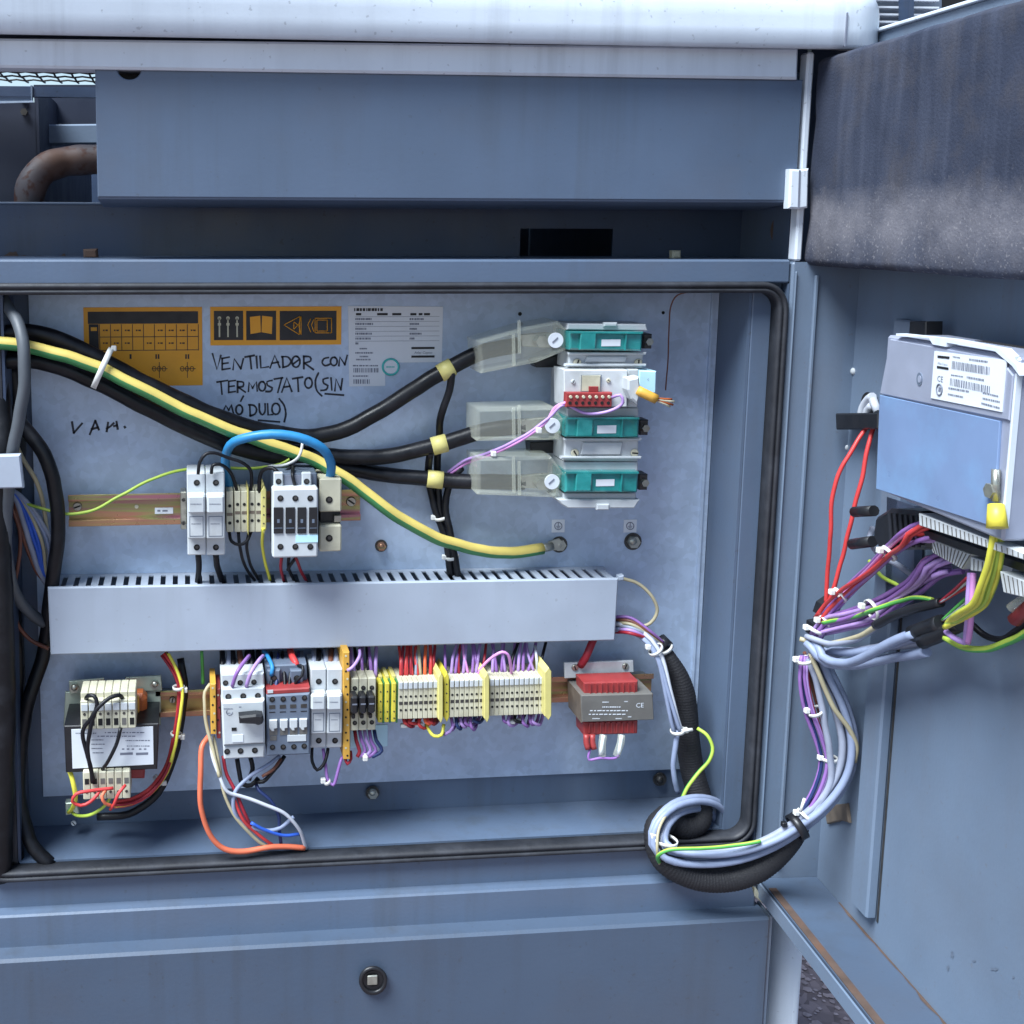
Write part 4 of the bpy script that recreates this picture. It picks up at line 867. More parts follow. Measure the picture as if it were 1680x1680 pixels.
for i in range(7): term_hole(935 + i * 10.5, 661, -.012, 3, t_, False); screw(936 + i * 10.5, 651, -.012, 3, t_, 'beige_pl', False)
# stripped white plug and orange lead
PL = thing('stripped_lead', 'orange-sleeved lead with stripped copper ends sticking out right of the relay', 'lead', at(1060, 655, -.01))
obj('plug', MB().pp([(1030, 622), (1049, 618), (1052, 645), (1046, 664), (1036, 655), (1030, 640)], -.02, -.004, .002), M['white_pl'], PL)
obj('sleeve', MB().tube(smooth_path([at(1046, 640, -.018), at(1060, 647, -.022), at(1077, 655, -.024)]), .0052, 10), M['orange_pl'], PL)
for k, (dx, dy) in enumerate(((0, -4), (4, 0), (2, 5), (-3, 8))):
    obj('bare_core', MB().tube(smooth_path([at(1076, 655 + k * 1.2 - 2, -.024), at(1089, 657 + dy * .6, -.026), at(1102 + dx, 659 + dy, -.024)]), .0013, 6), M['beige_pl' if k % 2 else 'copper'], PL)

# ================================================================== lower row, left transformer
TR = thing('control_transformer', 'black-cored transformer with white label and cream terminals at lower left', 'transformer', at(180, 1300, YP))
t = lambda n, q, Yf, Yb, m, c=.001, p=None: obj(n, MB().pp(q, Yf, Yb, c), M[m], p or TR)
br_ = t('bracket', [(113, 1118), (170, 1113), (171, 1117), (205, 1116), (206, 1112), (264, 1109), (266, 1133), (114, 1139)], .055, .058, 'olive', .0006)
t('bracket_wing', [(107, 1136), (134, 1135), (134, 1191), (104, 1192)], .058, .062, 'olive', .0006); t('bracket_wing', [(240, 1133), (264, 1132), (264, 1190), (240, 1190)], .058, .062, 'olive', .0006)
for x, y in ((122, 1128), (254, 1122.5)):
    o = obj('bracket_bolt', MB().pc(x, y, .055, 8.5, .004, 6), M['zinc'], TR); obj('bolt_washer', MB().dome(at(x, y, .051), (0, -1, 0), mm(6, .05), .003), M['zinc'], o)
t('coil', [(138, 1144), (234, 1140), (241, 1148), (241, 1183), (236, 1191), (138, 1193)], .034, .052, 'copper', .005)
t('coil_former', [(150, 1146), (228, 1143), (229, 1192), (150, 1192)], .030, .0338, 'copper_y', .001)
t('lower_coil', [(140, 1262), (238, 1260), (237, 1278), (140, 1280)], .014, YP - .005, 'red_pl', .002)
t('core', [(105, 1191), (260, 1187), (258, 1262), (108, 1268)], .0, YP - .01, 'black', .001)
lb = t('rating_label', [(117, 1197), (251, 1192), (252, 1254), (119, 1261)], -.0008, .0, 'paper', 0)
for y, a, b in ((1203, 124, 158), (1202, 172, 238), (1208, 160, 222), (1215, 206, 246), (1224, 208, 246), (1214, 150, 170), (1221, 150, 172), (1228, 150, 168), (1235, 152, 170)): dashes(a, b, y, 1.8, -.001, 'ink_grey', lb, rpat(y + a))
for a, b in ((197, 218), (223, 243)): dashes(a, b, 1237, 4.5, -.001, 'ink_grey', lb, [(0, 1)])
for y in (1229,): dashes(200, 240, y, 2.5, -.001, 'ink_grey', lb, [(0, .1), (.2, .3), (.4, .5), (.7, .8), (.9, 1)])
for i in range(7):
    x0 = 132 + i * 13
    o = obj('top_terminal', MB().pb(x0 + .3, 1150 - i * .4, x0 + 12.7, 1197 - i * .4, -.010, .03, .0008), M['beige_pl'], TR)
    obj('entry', MB().pb(x0 + .3, 1136 - i * .4, x0 + 12.7, 1150 - i * .4, -.002, .03, .0008), M['beige_pl'], o)
    obj('marker_tag', MB().pb(x0 + 1, 1155 - i * .4, x0 + 12, 1167 - i * .4, -.0115, -.010, .0004), M['white_pl'], o)
    obj('clamp_opening', MB().pc(x0 + 6.5, 1172 - i * .4, -.010, 2.6, .0004, 10), M['steel_dark'], o)
    obj('wire_port', MB().pb(x0 + 3, 1180 - i * .4, x0 + 10, 1191 - i * .4, -.0104, -.010), M['hole'] if i not in (0, 5) else M['core'], o)
for i in range(6):
    x0 = 136 + i * 13
    o = obj('bottom_terminal', MB().pb(x0 + .3, 1267 - i * .4, x0 + 12.7, 1312 - i * .4, -.008, .03, .0008), M['beige_pl'], TR)
    obj('wire_port', MB().pb(x0 + 3, 1278 - i * .4, x0 + 10, 1287 - i * .4, -.0084, -.008), M['hole'] if i < 2 else M['core'], o)
    obj('clamp_opening', MB().pc(x0 + 6.5, 1300 - i * .4, -.008, 2.6, .0004, 10), M['steel_dark'], o)
t('foot', [(107, 1318), (126, 1316), (130, 1335), (108, 1338)], .05, .06, 'olive', .001); screw(121, 1350, .06, 5, TR, 'white_pl')

# marker strips and motor protector
def marker_strip(label, x0, x1, y0, y1, Yf, m, nd):
    T = thing('marker_strip', label, 'marker strip', at((x0 + x1) / 2, y1, YB), 'coloured marker strips'); o = obj('strip', MB().pp([(x0, y0), (x1, y0), (x1 + 1, y1), (x0 + 1, y1)], Yf, YB, .0008), M[m], T)
    for k in range(nd): obj('clip_hole', MB().pc((x0 + x1) / 2 + .5 + (1.5 if k % 2 else -1), y0 + (y1 - y0) * (k + .5) / nd, Yf, 2, .0003, 8), M['hole' if k % 3 else 'beige_pl'], T)
marker_strip('orange-yellow end strip standing left of the motor protector', 345, 354, 1122, 1205, .012, 'orange_pl', 6)
marker_strip('dark red end strip squeezed against the motor protector', 355, 361.5, 1130, 1212, .016, 'red_pl', 4)
marker_strip('tall orange-yellow perforated strip right of the lower fuse holder', 562.5, 573.5, 1070, 1246, .008, 'orange_pl', 14)

MP = thing('motor_protector', 'white motor protection switch with a black rotary handle', 'switch', at(399, 1245, YB))
m_ = lambda n, q, Yf, Yb, m='white_pl', c=.0016, p=None: obj(n, MB().pp(q, Yf, Yb, c), M[m], p or MP)
m_('base', [(362, 1106), (433, 1104), (434, 1240), (367, 1244)], .01, YB)
m_('upper_shelf', [(362, 1106), (433, 1104), (434, 1127), (363, 1129)], .004, .0099)
m_('front', [(363, 1152), (434, 1149), (435, 1220), (366, 1224)], -.010, .0098, c=.002)
m_('upper_front', [(363, 1130), (434, 1127), (434.5, 1149), (363, 1152)], -.002, .0098)
m_('lower_front', [(366, 1224.5), (435, 1220.5), (434, 1243), (368, 1246)], -.006, .0098)
for x, y in ((370, 1120.5), (394, 1120), (416.5, 1119)): term_hole(x, y, .004, 5, MP)
for x, y in ((374.5, 1143), (399, 1142), (423, 1141.5)): term_hole(x, y, -.002, 5.4, MP)
for x, y in ((372.5, 1233), (394.5, 1232), (418, 1231)): term_hole(x, y, -.006, 5.4, MP)
kn = m_('knob_hub', [(424 + 9 * math.cos(a), 1181 + 9 * math.sin(a)) for a in [i * math.pi / 8 for i in range(16)]], -.014, -.010, 'black', .001)
m_('knob', [(392, 1176), (420, 1173), (431, 1174), (433, 1182), (430, 1189), (420, 1189), (393, 1188)], -.026, -.014, 'black', .002, kn)
obj('test_slot', MB().pb(380, 1194, 388, 1199, -.0106, -.010), M['hole'], MP)
for y, a, b in ((1163, 367, 382), (1170, 371, 378), (1160, 392, 396)): dashes(a, b, y, 2, -.0102, 'ink_grey', MP, rpat(y))
m_('name_tag', [(381, 1206), (399, 1205), (399, 1217), (381, 1218)], -.0106, -.010, 'paper', 0)
mb = MB().tube([at(376 + 5 * math.cos(a), 1168 + 5 * math.sin(a), -.0102) for a in [i * .5 for i in range(9)]], .0004, 4); obj('dial_arc', mb, M['ink_grey'], MP)

C2 = thing('contactor', 'slate-grey contactor with red stripe and four white tabs', 'contactor', at(473, 1240, YB))
c_ = lambda n, q, Yf, Yb, m='slate_pl', c=.0014, p=None: obj(n, MB().pp(q, Yf, Yb, c), M[m], p or C2)
c_('rear', [(436, 1092), (503, 1089), (505, 1133), (437, 1136)], .018, YB)
for x in (449, 487): o = c_('coil_terminal', [(x - 11, 1100), (x + 11, 1099), (x + 11, 1126), (x - 11, 1127)], .012, .018); term_hole(x, 1113, .012, 6, o)
c_('front', [(437, 1141), (508.5, 1137), (509, 1238), (438, 1241)], -.006, YB, c=.0018)
c_('red_stripe', [(437, 1132), (508.5, 1128), (508.5, 1137), (437, 1141)], -.004, YB, 'red_pl'); c_('logo_patch', [(439, 1132.5), (448, 1132), (448, 1137), (439, 1137.5)], -.0046, -.004, 'white_pl', 0)
for x, y in ((446.5, 1147.5), (464.5, 1147), (481.5, 1146.5), (499.5, 1145)): term_hole(x, y, -.006, 5, C2)
for i, x in enumerate((446.5, 464, 481, 498.5)):
    obj('terminal_mark', MB().pb(x - 5, 1157 - i * .6, x + 5, 1163 - i * .6, -.0064, -.006), M['steel_dark'], C2); obj('groove', MB().pb(x - 5, 1168 - i * .6, x + 5, 1169.4 - i * .6, -.0063, -.006), M['ink'], C2)
for i, (a, b) in enumerate(((442, 455), (459.5, 472), (475.5, 488), (491.5, 504))):
    o = c_('tab', [(a, 1182 - i * .6), (b, 1181.5 - i * .6), (b, 1195 - i * .6), (a + 8, 1196 - i * .6), (a + 8, 1200 - i * .6), (a + 4, 1200 - i * .6), (a, 1195 - i * .6)], -.009, -.006, 'white_pl', .0006)
    c_('tab_recess', [(a, 1196 - i * .6), (b, 1195 - i * .6), (b, 1206 - i * .6), (a, 1207 - i * .6)], -.0066, -.006, 'core', 0)
c_('name_tag', [(471.5, 1206.5), (502.5, 1205.5), (502.5, 1216), (471.5, 1217)], -.0072, -.006, 'white_pl', .0003); c_('small_tag', [(443, 1208), (454, 1207.5), (454, 1215), (443, 1215.5)], -.0068, -.006, 'core', .0003)
for x, y in ((447, 1226), (464.5, 1225.5), (482, 1225), (499, 1224)): term_hole(x, y, -.006, 5, C2)

fuse_holder('white two-pole fuse holder in the lower row beside the orange strip', 509.5, 562, 1097, 1227, .0, (1118, 1138, 1166, 1170, 1204, 1215))
for i in range(3):
    x0 = 575 + i * 14
    T = thing('fuse_terminal', ('left', 'middle', 'right')[i] + ' of three black-fronted fuse terminals beside the earth terminals', 'terminal', at(x0 + 7, 1199, YB), 'black fuse terminals')
    obj('body', MB().pb(x0 + .3, 1113 - i * .5, x0 + 13.7, 1199 - i * .5, .012, YB, .001), M['beige_pl'], T)
    term_hole(x0 + 7, 1129 - i * .5, .012, 4.2, T)
    o = obj('fuse_lever', MB().pb(x0 + 1, 1143 - i * .5, x0 + 13, 1172 - i * .5, -.006, .012, .002), M['black'], T); obj('lever_groove', MB().pb(x0 + 3, 1155 - i * .5, x0 + 11, 1157 - i * .5, -.0064, -.006), M['ink_grey'], o)
    obj('lever_foot', MB().pb(x0 + 2, 1172 - i * .5, x0 + 8, 1180 - i * .5, .002, .012, .001), M['black'], T); term_hole(x0 + 7, 1186 - i * .5, .012, 4.2, T)
for i, x0 in enumerate((620.5, 631.5, 642.5)):
    T = thing('earth_terminal', ('left', 'middle', 'right')[i] + ' of three bright yellow earth terminals beside the beige strip', 'terminal', at(x0 + 4, 1186, YB), 'earth terminals')
    obj('body', MB().pb(x0, 1121 - i * .4, x0 + 7.4, 1186 - i * .4, .016, YB, .001), M['yellow_pl'], T); obj('green_side', MB().pb(x0 + 7.5, 1119 - i * .4, x0 + 10.4, 1187 - i * .4, .019, YB, .0006), M['gy_g'], T)
    obj('entry', MB().pb(x0 + .5, 1109 - i * .4, x0 + 7, 1120 - i * .4, .03, YB, .0006), M['yellow_pale'], T)
    for y in (1135, 1151, 1168, 1179): obj('notch', MB().pc(x0 + 4, y - i * .4, .016, 1.5, .0003, 8), M['steel_dark'], T)
ORD = ('first', 'second', 'third', 'fourth', 'fifth', 'sixth', 'seventh', 'eighth', 'ninth', 'tenth', 'eleventh')
def row(label, n, x0, x1, ya, group):
    for i in range(n):
        a = x0 + (x1 - x0) * i / n; b = x0 + (x1 - x0) * (i + 1) / n; y = ya - (a - 655) * .036
        terminal(label.replace('@', ORD[i]), a, b, y, y + 61, .016, 'beige_pl', group, y + 24, y + 46, 'white_pl', 9)
row('@ beige terminal from the left in the left group of the strip', 8, 653.5, 719, 1119, 'beige terminal strip, left group')
row('@ beige terminal from the left in the middle group of the strip', 7, 738, 794, 1119, 'beige terminal strip, middle group')
row('@ beige terminal from the left in the long right group of the strip', 11, 803.5, 893, 1119, 'beige terminal strip, right group')
endplate('yellow end plate closing the left group of beige terminals', 719, 727, 1103, 1187, .008, 'yellow_pale')
endplate('second yellow end plate, starting the middle group of terminals', 728.5, 737, 1103, 1185, .014, 'yellow_pl', dots=4)
endplate('yellow end plate between middle and right terminal groups', 794.5, 803, 1104, 1186, .006, 'yellow_pale')
endplate('tall yellow end plate at the right end of the terminal strip', 893.5, 905, 1095, 1182, .004, 'yellow_pale')
# red transformer
RT = thing('signal_transformer', 'small red and grey transformer at the right end of the lower rail', 'transformer', at(1005, 1206, YP))
r_ = lambda n, q, Yf, Yb, m, c=.001, p=None: obj(n, MB().pp(q, Yf, Yb, c), M[m], p or RT)
b_ = r_('bracket', [(926, 1088), (1039, 1084), (1040, 1103), (948, 1106), (948, 1112), (927, 1113)], .05, .053, 'grey_pl', .0005)
screw(943, 1095, .05, 6.5, b_); screw(1026, 1093, .05, 6.5, b_)
r_('core', [(953, 1141), (1071, 1138), (1073, 1181), (955, 1185)], .012, .058, 'core', .0008)
r_('core_side', [(951.5, 1140), (953, 1140), (955, 1186), (953.5, 1186)], .014, .058, 'core_br', .0)
b1 = r_('upper_bobbin', [(957, 1120), (1047, 1117), (1047, 1142), (959, 1145)], .018, .044, 'red_pl', .0015)
b2 = r_('lower_bobbin', [(957, 1184), (1047, 1181), (1046, 1204), (958, 1207)], .018, .044, 'red_pl', .0015)
for i in range(9): r_('rib', [(968 + i * 9, 1122), (970 + i * 9, 1122), (970 + i * 9, 1140), (968 + i * 9, 1140)], .0162, .0179, 'red_pl', 0, b1); r_('rib', [(966 + i * 9, 1186), (968 + i * 9, 1186), (968 + i * 9, 1203), (966 + i * 9, 1203)], .0162, .0179, 'red_pl', 0, b2)
ptext('CE', 1043, 1161, .0116, 9, 'paper', 'ce_mark', RT)
for y, a, b in ((1152, 988, 999), (1151, 1024, 1030), (1160, 988, 1018), (1166, 968, 1030), (1172, 966, 1028), (1179, 972, 984), (1179, 1010, 1020), (1176, 1030, 1036)): dashes(a, b, y, 2, .0116, 'paper', RT, rpat(y * 3 + a))
for x, w in ((990, -3), (1020, 4)): obj('faston_sleeve', MB().tube(smooth_path([at(x, 1206, .012), at(x - 2, 1220, .008), at(x - 5 - w, 1240, .006)]), .0042, 8), M['clear'], RT); obj('faston_core', MB().tube(smooth_path([at(x, 1206, .012), at(x - 2, 1220, .008), at(x - 5, 1238, .006)]), .0022, 6), M['paper'], RT)
for x in (962, 972): obj('faston_sleeve', MB().tube(smooth_path([at(x, 1205, .012), at(x, 1218, .01), at(x + 3, 1229, .008)]), .0035, 8), M['red_pl'], RT)
# ================================================================== the open door (hinged on the right)
DZ0, DZ1, DUL = .6855, 1.652, .80
DB = lambda u0, u1, o0, o1, z0, z1, c=0: MB(DM).box(u0, u1, o0, o1, z0, z1, c)
def dpp(pix, of, ob, c=0.0):
    d = DN * (of - ob); return MB().poly([pd(x, y, of) for x, y in pix], None, d, c)
def dring(x, y, o, rpx, h, n=20, sq=1.0):
    p = pd(x, y, o); k = mm(1, p.y); return MB().cyl(p, -DN, rpx * k, h, n)
DOOR = obj('cabinet_door', DB(.008, DUL, -.006, 0, DZ0 + .006, DZ1), M['door_paint'], ENC)
D_ = lambda n, mb, m='door_paint': obj(n, mb, M[m], DOOR)
D_('hinge_flange', DB(.006, .008, 0, .071, DZ0 + .003, 1.412))
D_('flange_ridge', DB(.0082, .0125, .046, .050, .72, 1.398, .001))
D_('flange_edge', DB(.0082, .0115, .0695, .0715, .712, 1.402, .0008))
D_('bottom_flange', DB(.0085, DUL, .0005, .0685, .7025, .706), 'shaded_panel_paint')
D_('bottom_lip', DB(.0085, DUL, .0690, .0715, DZ0, .7045, .0012))
D_('rust_strip', DB(.03, DUL, .0585, .0672, .7062, .7068), 'rust')
seam = MB(); rs = random.Random(11); prev = None
ids = []
for i in range(60):
    u = .06 + i * .0125; w = .0012 + .004 * rs.random() * (0.3 + .7 * abs(math.sin(i * .35))); ids.append((seam.av([DM @ Vector((u, .0004, .7065)), DM @ Vector((u, .0004 + w, .7065))])))
for a, b in zip(ids, ids[1:]): seam.af((a, b, b + 1, a + 1))
D_('rust_seam', seam, 'rust')
D_('top_edge', DB(.0085, DUL, -.007, .004, DZ1 - .003, DZ1 + .001, .001), 'white_paint')
ua, ub_ = duz(1411, 1490, 0)[0], duz(1440, 1495, 0)[0]; zst = duz(1425, 1493, 0)[1]; ztop = duz(1500, 527, .01)[1]
D_('stiffener', DB(ua, ub_, .0004, .012, zst, ztop, .002))
D_('stiffener_shadow_gap', DB(ub_ + .0005, ub_ + .003, .0003, .001, zst - .002, ztop), 'steel_dark')  # dark strip painted in for the shadow line beside the stiffener
# scuffs on the inner skin
for (x, y, w, h, s) in ((1562, 1566, 7, 16, 1), (1555, 1588, 5, 14, 2), (1632, 1590, 16, 7, 3), (1598, 1577, 9, 4, 4), (1662, 1603, 5, 6, 5), (1571, 1373, 3, 4, 6), (1608, 1432, 2, 5, 7)):
    r = random.Random(s); mb = MB(); k = 14; b0 = mb.av([pd(x + w * .5 * math.cos(a) * r.uniform(.4, 1.1), y + h * .5 * math.sin(a) * r.uniform(.4, 1.1), .0005) for a in [i * 2 * math.pi / k for i in range(k)]]); mb.af(range(b0, b0 + k)); D_('scuff_mark', mb, 'ink_grey' if s > 5 else 'slate_pl')
for x, y, r in ((1400, 609, 6.5), (1388, 713, 6), (1389, 734, 6)):
    p = pd(x, y, 0); D_('rivet', MB().dome(p, -DN, mm(r, p.y), .003), 'white_pl')
# hole in the skin with light wires behind it
h = dring(1424, 664, .0004, 23, .0006, 26); D_('cable_hole', h, 'hole')
for q in ([(1412, 684), (1416, 668), (1424, 655), (1432, 650)], [(1420, 686), (1424, 672), (1432, 664)], [(1432, 655), (1440, 676)]):
    D_('hole_wire', MB().tube(smooth_path([pd(x, y, .006) for x, y in q]), .0042, 8), 'w_white')
# rivet and bracket at the lower hinge corner
p = at(1260, 1464, -.02); D_('corner_rivet', MB().dome(p, (-.3, -1, .1), mm(8.5, -.02), .006, 16), 'white_pl')
D_('corner_bracket', MB().pp([(1231, 1452), (1236, 1449), (1246, 1466), (1264, 1486), (1258, 1488), (1236, 1470)], -.012, -.006, .001), 'beige_pl')
D_('adhesive_base', dpp([(1352, 1322), (1388, 1318), (1392, 1350), (1380, 1346), (1356, 1352)], .004, .0005, .001), 'core_br')

# dirty foam block glued in the upper part of the door
def foam():
    mb = MB(DM); z0, z1, o0, o1 = 1.4085, 1.6270, .001, .060; rr = .008; prof = []
    rnd = random.Random(4)
    for (co, cz, a0) in ((o1 - rr, z1 - rr, 0), (o1 - rr, z0 + rr, -90)):
        pass
    def ring(e):
        P = [(o0, z1 - e)]
        for k in range(7): a = math.pi / 2 * (1 - k / 6); P.append((o1 - e - .030 + .030 * math.cos(a), z1 - e - rr + rr * math.sin(a)))
        for k in range(1, 14): P.append((o1 - e, z1 - e - rr - (z1 - z0 - 2 * e - 2 * rr) * k / 14))
        for k in range(7): a = -math.pi / 2 * k / 6; P.append((o1 - e - rr + rr * math.cos(a), z0 + e + rr + rr * math.sin(a)))
        P.append((o0, z0 + e)); return P
    us = [0.0, .0015, .004, .008, .013] + [.013 + (DUL - .014) * i / 70 for i in range(1, 71)]
    rows = []
    from mathutils import noise
    for u in us:
        e = .013 - math.sqrt(max(0, .013 ** 2 - (.013 - min(u, .013)) ** 2)); P = []
        for o, z in ring(e):
            d = noise.noise(Vector((u * 14, z * 14, o * 14))) * .0014 + noise.noise(Vector((u * 90, z * 90, o * 90))) * .0007
            uu = u - .006 + (noise.noise(Vector((z * 25, o * 30, 3))) * .006 + .004 * math.sin((z - 1.41) * 14) if u < .02 else 0)
            P.append((uu, o + (d if o > .01 else 0), z + (d * .9 if abs(z - z1) < .03 or abs(z - z0) < .03 else 0)))
        rows.append(mb.av(P))
    k = len(ring(0))
    for a, b in zip(rows, rows[1:]):
        for i in range(k - 1): mb.af((a + i, b + i, b + i + 1, a + i + 1), True)
    mb.af(range(rows[0], rows[0] + k)); return mb
D_('foam_block', foam(), 'foam')

# ================================================================== controller on the door
OF, OBk = .085, .028
u0 = (duz(1457, 552, OF)[0] + duz(1435, 806, OF)[0]) / 2; u1 = (duz(1672, 613, OF)[0] + duz(1650, 800, OF)[0]) / 2
cz1 = (duz(1457, 552, OF)[1] + duz(1620, 575, OF)[1]) / 2; cz0 = (duz(1435, 806, OF)[1] + duz(1620, 872, OF)[1]) / 2
ct = MB(DM); ct.box(u0, u1, OBk, OF, cz0, cz1, .002)
CT = thing('control_unit', 'grey metal control unit with white barcode label mounted inside the door', 'control unit', dw((u0 + u1) / 2, OBk, cz0))
M['alu'] = mat('brushed_aluminium_case', '#9ea4b6', .38, .35, .06, 30, .05, 300)
T_ = lambda n, mb, m='alu', p=None: obj(n, mb, M[m], p or CT)
case = T_('case', ct)
T_('front_cover', dpp([(1460, 556), (1640, 588), (1662, 616), (1655, 690), (1443, 646)], OF + .002, OF + .0002, .0008))
T_('film', dpp([(1443, 648), (1640, 691), (1629, 864), (1437, 802)], OF + .0022, OF + .0002, .0004), 'film')
T_('cover_lip', dpp([(1470, 551), (1524, 555), (1530, 565), (1552, 569), (1553, 562), (1632, 576), (1660, 600), (1672, 616), (1668, 600), (1640, 572), (1556, 556), (1470, 547)], OF + .0035, OF - .006), 'white_paint')
T_('edge_trim', DB(u1 - .0016, u1 + .0006, OF - .004, OF + .0012, cz0 + .01, cz1 - .012, .0004), 'white_paint')
for i in range(22): T_('vent_slot', DB(u0 + .055 + i * .0048, u0 + .058 + i * .0048, OBk + .002, OBk + .012, cz1 - .0005, cz1 + .0004), 'steel_dark')
T_('cover_hole', dpp([(1508 + 4.5 * math.cos(a), 622 + 11 * math.sin(a)) for a in [i * math.pi / 8 for i in range(16)]], OF + .0026, OF + .002), 'slate_pl')
T_('cover_hole', dpp([(1508 + 2.6 * math.cos(a), 622 + 6 * math.sin(a)) for a in [i * math.pi / 8 for i in range(16)]], OF + .0030, OF + .0026), 'alu')
T_('mount_tab', dpp([(1492, 527), (1519, 527), (1518, 556), (1490, 556)], .03, .014, .001), 'black')
lab = T_('barcode_label', dpp([(1533, 576), (1651, 591), (1643, 676), (1527, 653)], OF + .0030, OF + .0021), 'paper')
def dq(pix, m, n, p=lab, o=OF + .0033): return obj(n, MB().quad(*[pd(x, y, o) for x, y in pix]), M[m], p)
dq([(1538, 583), (1558, 585), (1557, 589), (1538, 587)], 'ink', 'logo_bar'); dq([(1537, 600), (1556, 603), (1556, 607), (1537, 604)], 'ink', 'logo_bar')
a_ = pd(1538, 597, OF + .0033); text('Atlas Copco', a_, mm(6, a_.y) , DU, (0, 0, 1), 'ink_grey', 'logo_text', lab)
a_ = pd(1537, 625, OF + .0033); text('CE', a_, mm(15, a_.y), DU, (0, 0, 1), 'ink_grey', 'ce_mark', lab)
obj('approval_mark', MB().tube([pd(1541 + 4.6 * math.cos(a), 639 + 9 * math.sin(a), OF + .0035) for a in [i * math.pi / 9 for i in range(18)]], .0006, 5, closed=True), M['ink_grey'], lab)
dq([(1540, 635), (1544, 636), (1543, 643), (1539, 642)], 'ink_grey', 'approval_core')
for (xa, ya, xb, yb, h, sd) in ((1562, 592, 1623, 602, 13, 1), (1559, 620, 1625, 634, 12, 2)):
    mb = MB(); t = 0; r = random.Random(sd)
    while t < 1:
        w = r.choice((.012, .018, .03)); x, y = xa + (xb - xa) * t, ya + (yb - ya) * t
        mb.quad(pd(x, y, OF + .0033), pd(x + 62 * w, y + 10 * w, OF + .0033), pd(x + 62 * w - .8, y + 10 * w + h, OF + .0033), pd(x - .8, y + h, OF + .0033)); t += w + r.choice((.016, .026))
    obj('barcode', mb, M['ink_grey'], lab)
def dd(xa, ya, xb, yb, h, sd):
    mb = MB()
    for a, b in rpat(sd): mb.quad(*[pd(xa + (xb - xa) * t, ya + (yb - ya) * t + q, OF + .0033) for t, q in ((a, 0), (b, 0), (b, h), (a, h))])
    obj('print_line', mb, M['ink_grey'], lab)
for k_, L_ in enumerate(((1563, 584, 1575, 586, 2), (1590, 588, 1620, 592, 3), (1560, 614, 1580, 617, 2), (1586, 617, 1614, 622, 3.4), (1556, 635, 1590, 641, 3), (1555, 645, 1580, 650, 3), (1612, 643, 1638, 649, 2.6), (1612, 652, 1640, 658, 3), (1610, 660, 1640, 668, 3))): dd(*L_, 40 + k_)
# connectors under the case
def ribbed(pix, of, ob, n, m='grey_pl'):
    (x0, y0), (x1, y1), (x2, y2), (x3, y3) = pix; c = T_('connector', dpp(pix, of, ob, .0006), m)
    for i in range(n):
        t = (i + .7) / n; xa, ya = x0 + (x1 - x0) * t, y0 + (y1 - y0) * t; xb, yb = x3 + (x2 - x3) * t, y3 + (y2 - y3) * t
        obj('connector_slot', dpp([(xa, ya + 2), (xa + 1.4, ya + 2.5), (xb + 1.4, yb - .5), (xb, yb - 1)], of + .0003, of), M['core'], c)
ribbed([(1507, 842), (1618, 884), (1619, 899), (1508, 862)], .080, .066, 16); ribbed([(1618, 884), (1690, 911), (1690, 922), (1619, 899)], .078, .066, 8)
T_('circuit_board', dpp([(1512, 868), (1700, 932), (1700, 946), (1520, 882)], .062, .03), 'black')
ribbed([(1520, 882), (1592, 909), (1578, 934), (1530, 907)], .056, .040, 12); ribbed([(1592, 913), (1634, 927), (1632, 940), (1592, 936)], .060, .046, 6); ribbed([(1640, 937), (1700, 961), (1700, 985), (1646, 972)], .070, .05, 8)
T_('mount_bracket', dpp([(1455, 815), (1500, 830), (1500, 1000), (1452, 1020)], .012, .004), 'paint_dark')
bl = p = pd(1633, 805, OF + .002); b_ = T_('earth_bolt', MB().cyl(p, -DN, .006, .006, 6), 'zinc'); T_('lug_barrel', MB().tube([pd(1634, 770, OF + .004), pd(1633, 822, OF + .004)], .0032, 8), 'zinc')
# black relay socket behind the control unit and the dark box beside the hole
RS = thing('door_socket', 'black ribbed socket with two pegs tucked below the control unit', 'socket', pd(1470, 905, .03))
obj('body', dpp([(1434, 848), (1456, 834), (1506, 838), (1522, 882), (1522, 902), (1440, 902), (1430, 880)], .06, .02, .004), M['black'], RS)
for i in range(6): obj('rib', dpp([(1456 + i * 9, 842 + i), (1460 + i * 9, 842 + i), (1464 + i * 9, 898), (1460 + i * 9, 898)], .0615, .0605), M['rubber'], RS)
for (a, b) in (((1402, 840), (1434, 838)), ((1398, 893), (1432, 888))): obj('peg', MB().tube([pd(*a, .045), pd(*b, .045)], .0055, 10), M['black'], RS)
single('door_switch', dpp([(1370, 678), (1440, 677), (1440, 704), (1371, 705)], .022, .002, .0015), M['black'], 'flat black switch box on the door below the cable hole', 'switch')
# ================================================================== power cables
def cable(name, pts, r, label, bands=(), n=14, m='cable_black', cat='cable', group=None, two=None):
    P3 = wavy(smooth_path([at(*p) for p in pts], .008), .0014); o = single(name, MB().tube(P3, r, n, two=bool(two)), [M[q] for q in two] if two else M[m], label, cat, group)
    for (x, y, lpx) in bands:
        best = min(range(len(P3)), key=lambda i: (P3[i] - at(x, y, P3[i].y)).length); c = P3[best]; t = (P3[min(best + 1, len(P3) - 1)] - P3[best - 1]).normalized(); L = mm(lpx, c.y) / 2
        obj('marker_band', MB().tube([c - t * L, c, c + t * L], r * 1.16, n), M['yellow_pale'], o)
    return o
PC = 'black power cables to the fuse block'
cable('power_cable', [(-60, 560, .03), (0, 548, .03), (60, 546, .03), (140, 577, .032), (250, 634, .036), (350, 680, .042), (440, 709, .05), (520, 716, .055), (580, 698, .055), (650, 657, .05), (720, 613, .046), (790, 579, .042), (850, 566, .04)], .0088, 'black power cable with yellow band rising to the top shroud', ((733, 607, 26),), group=PC)
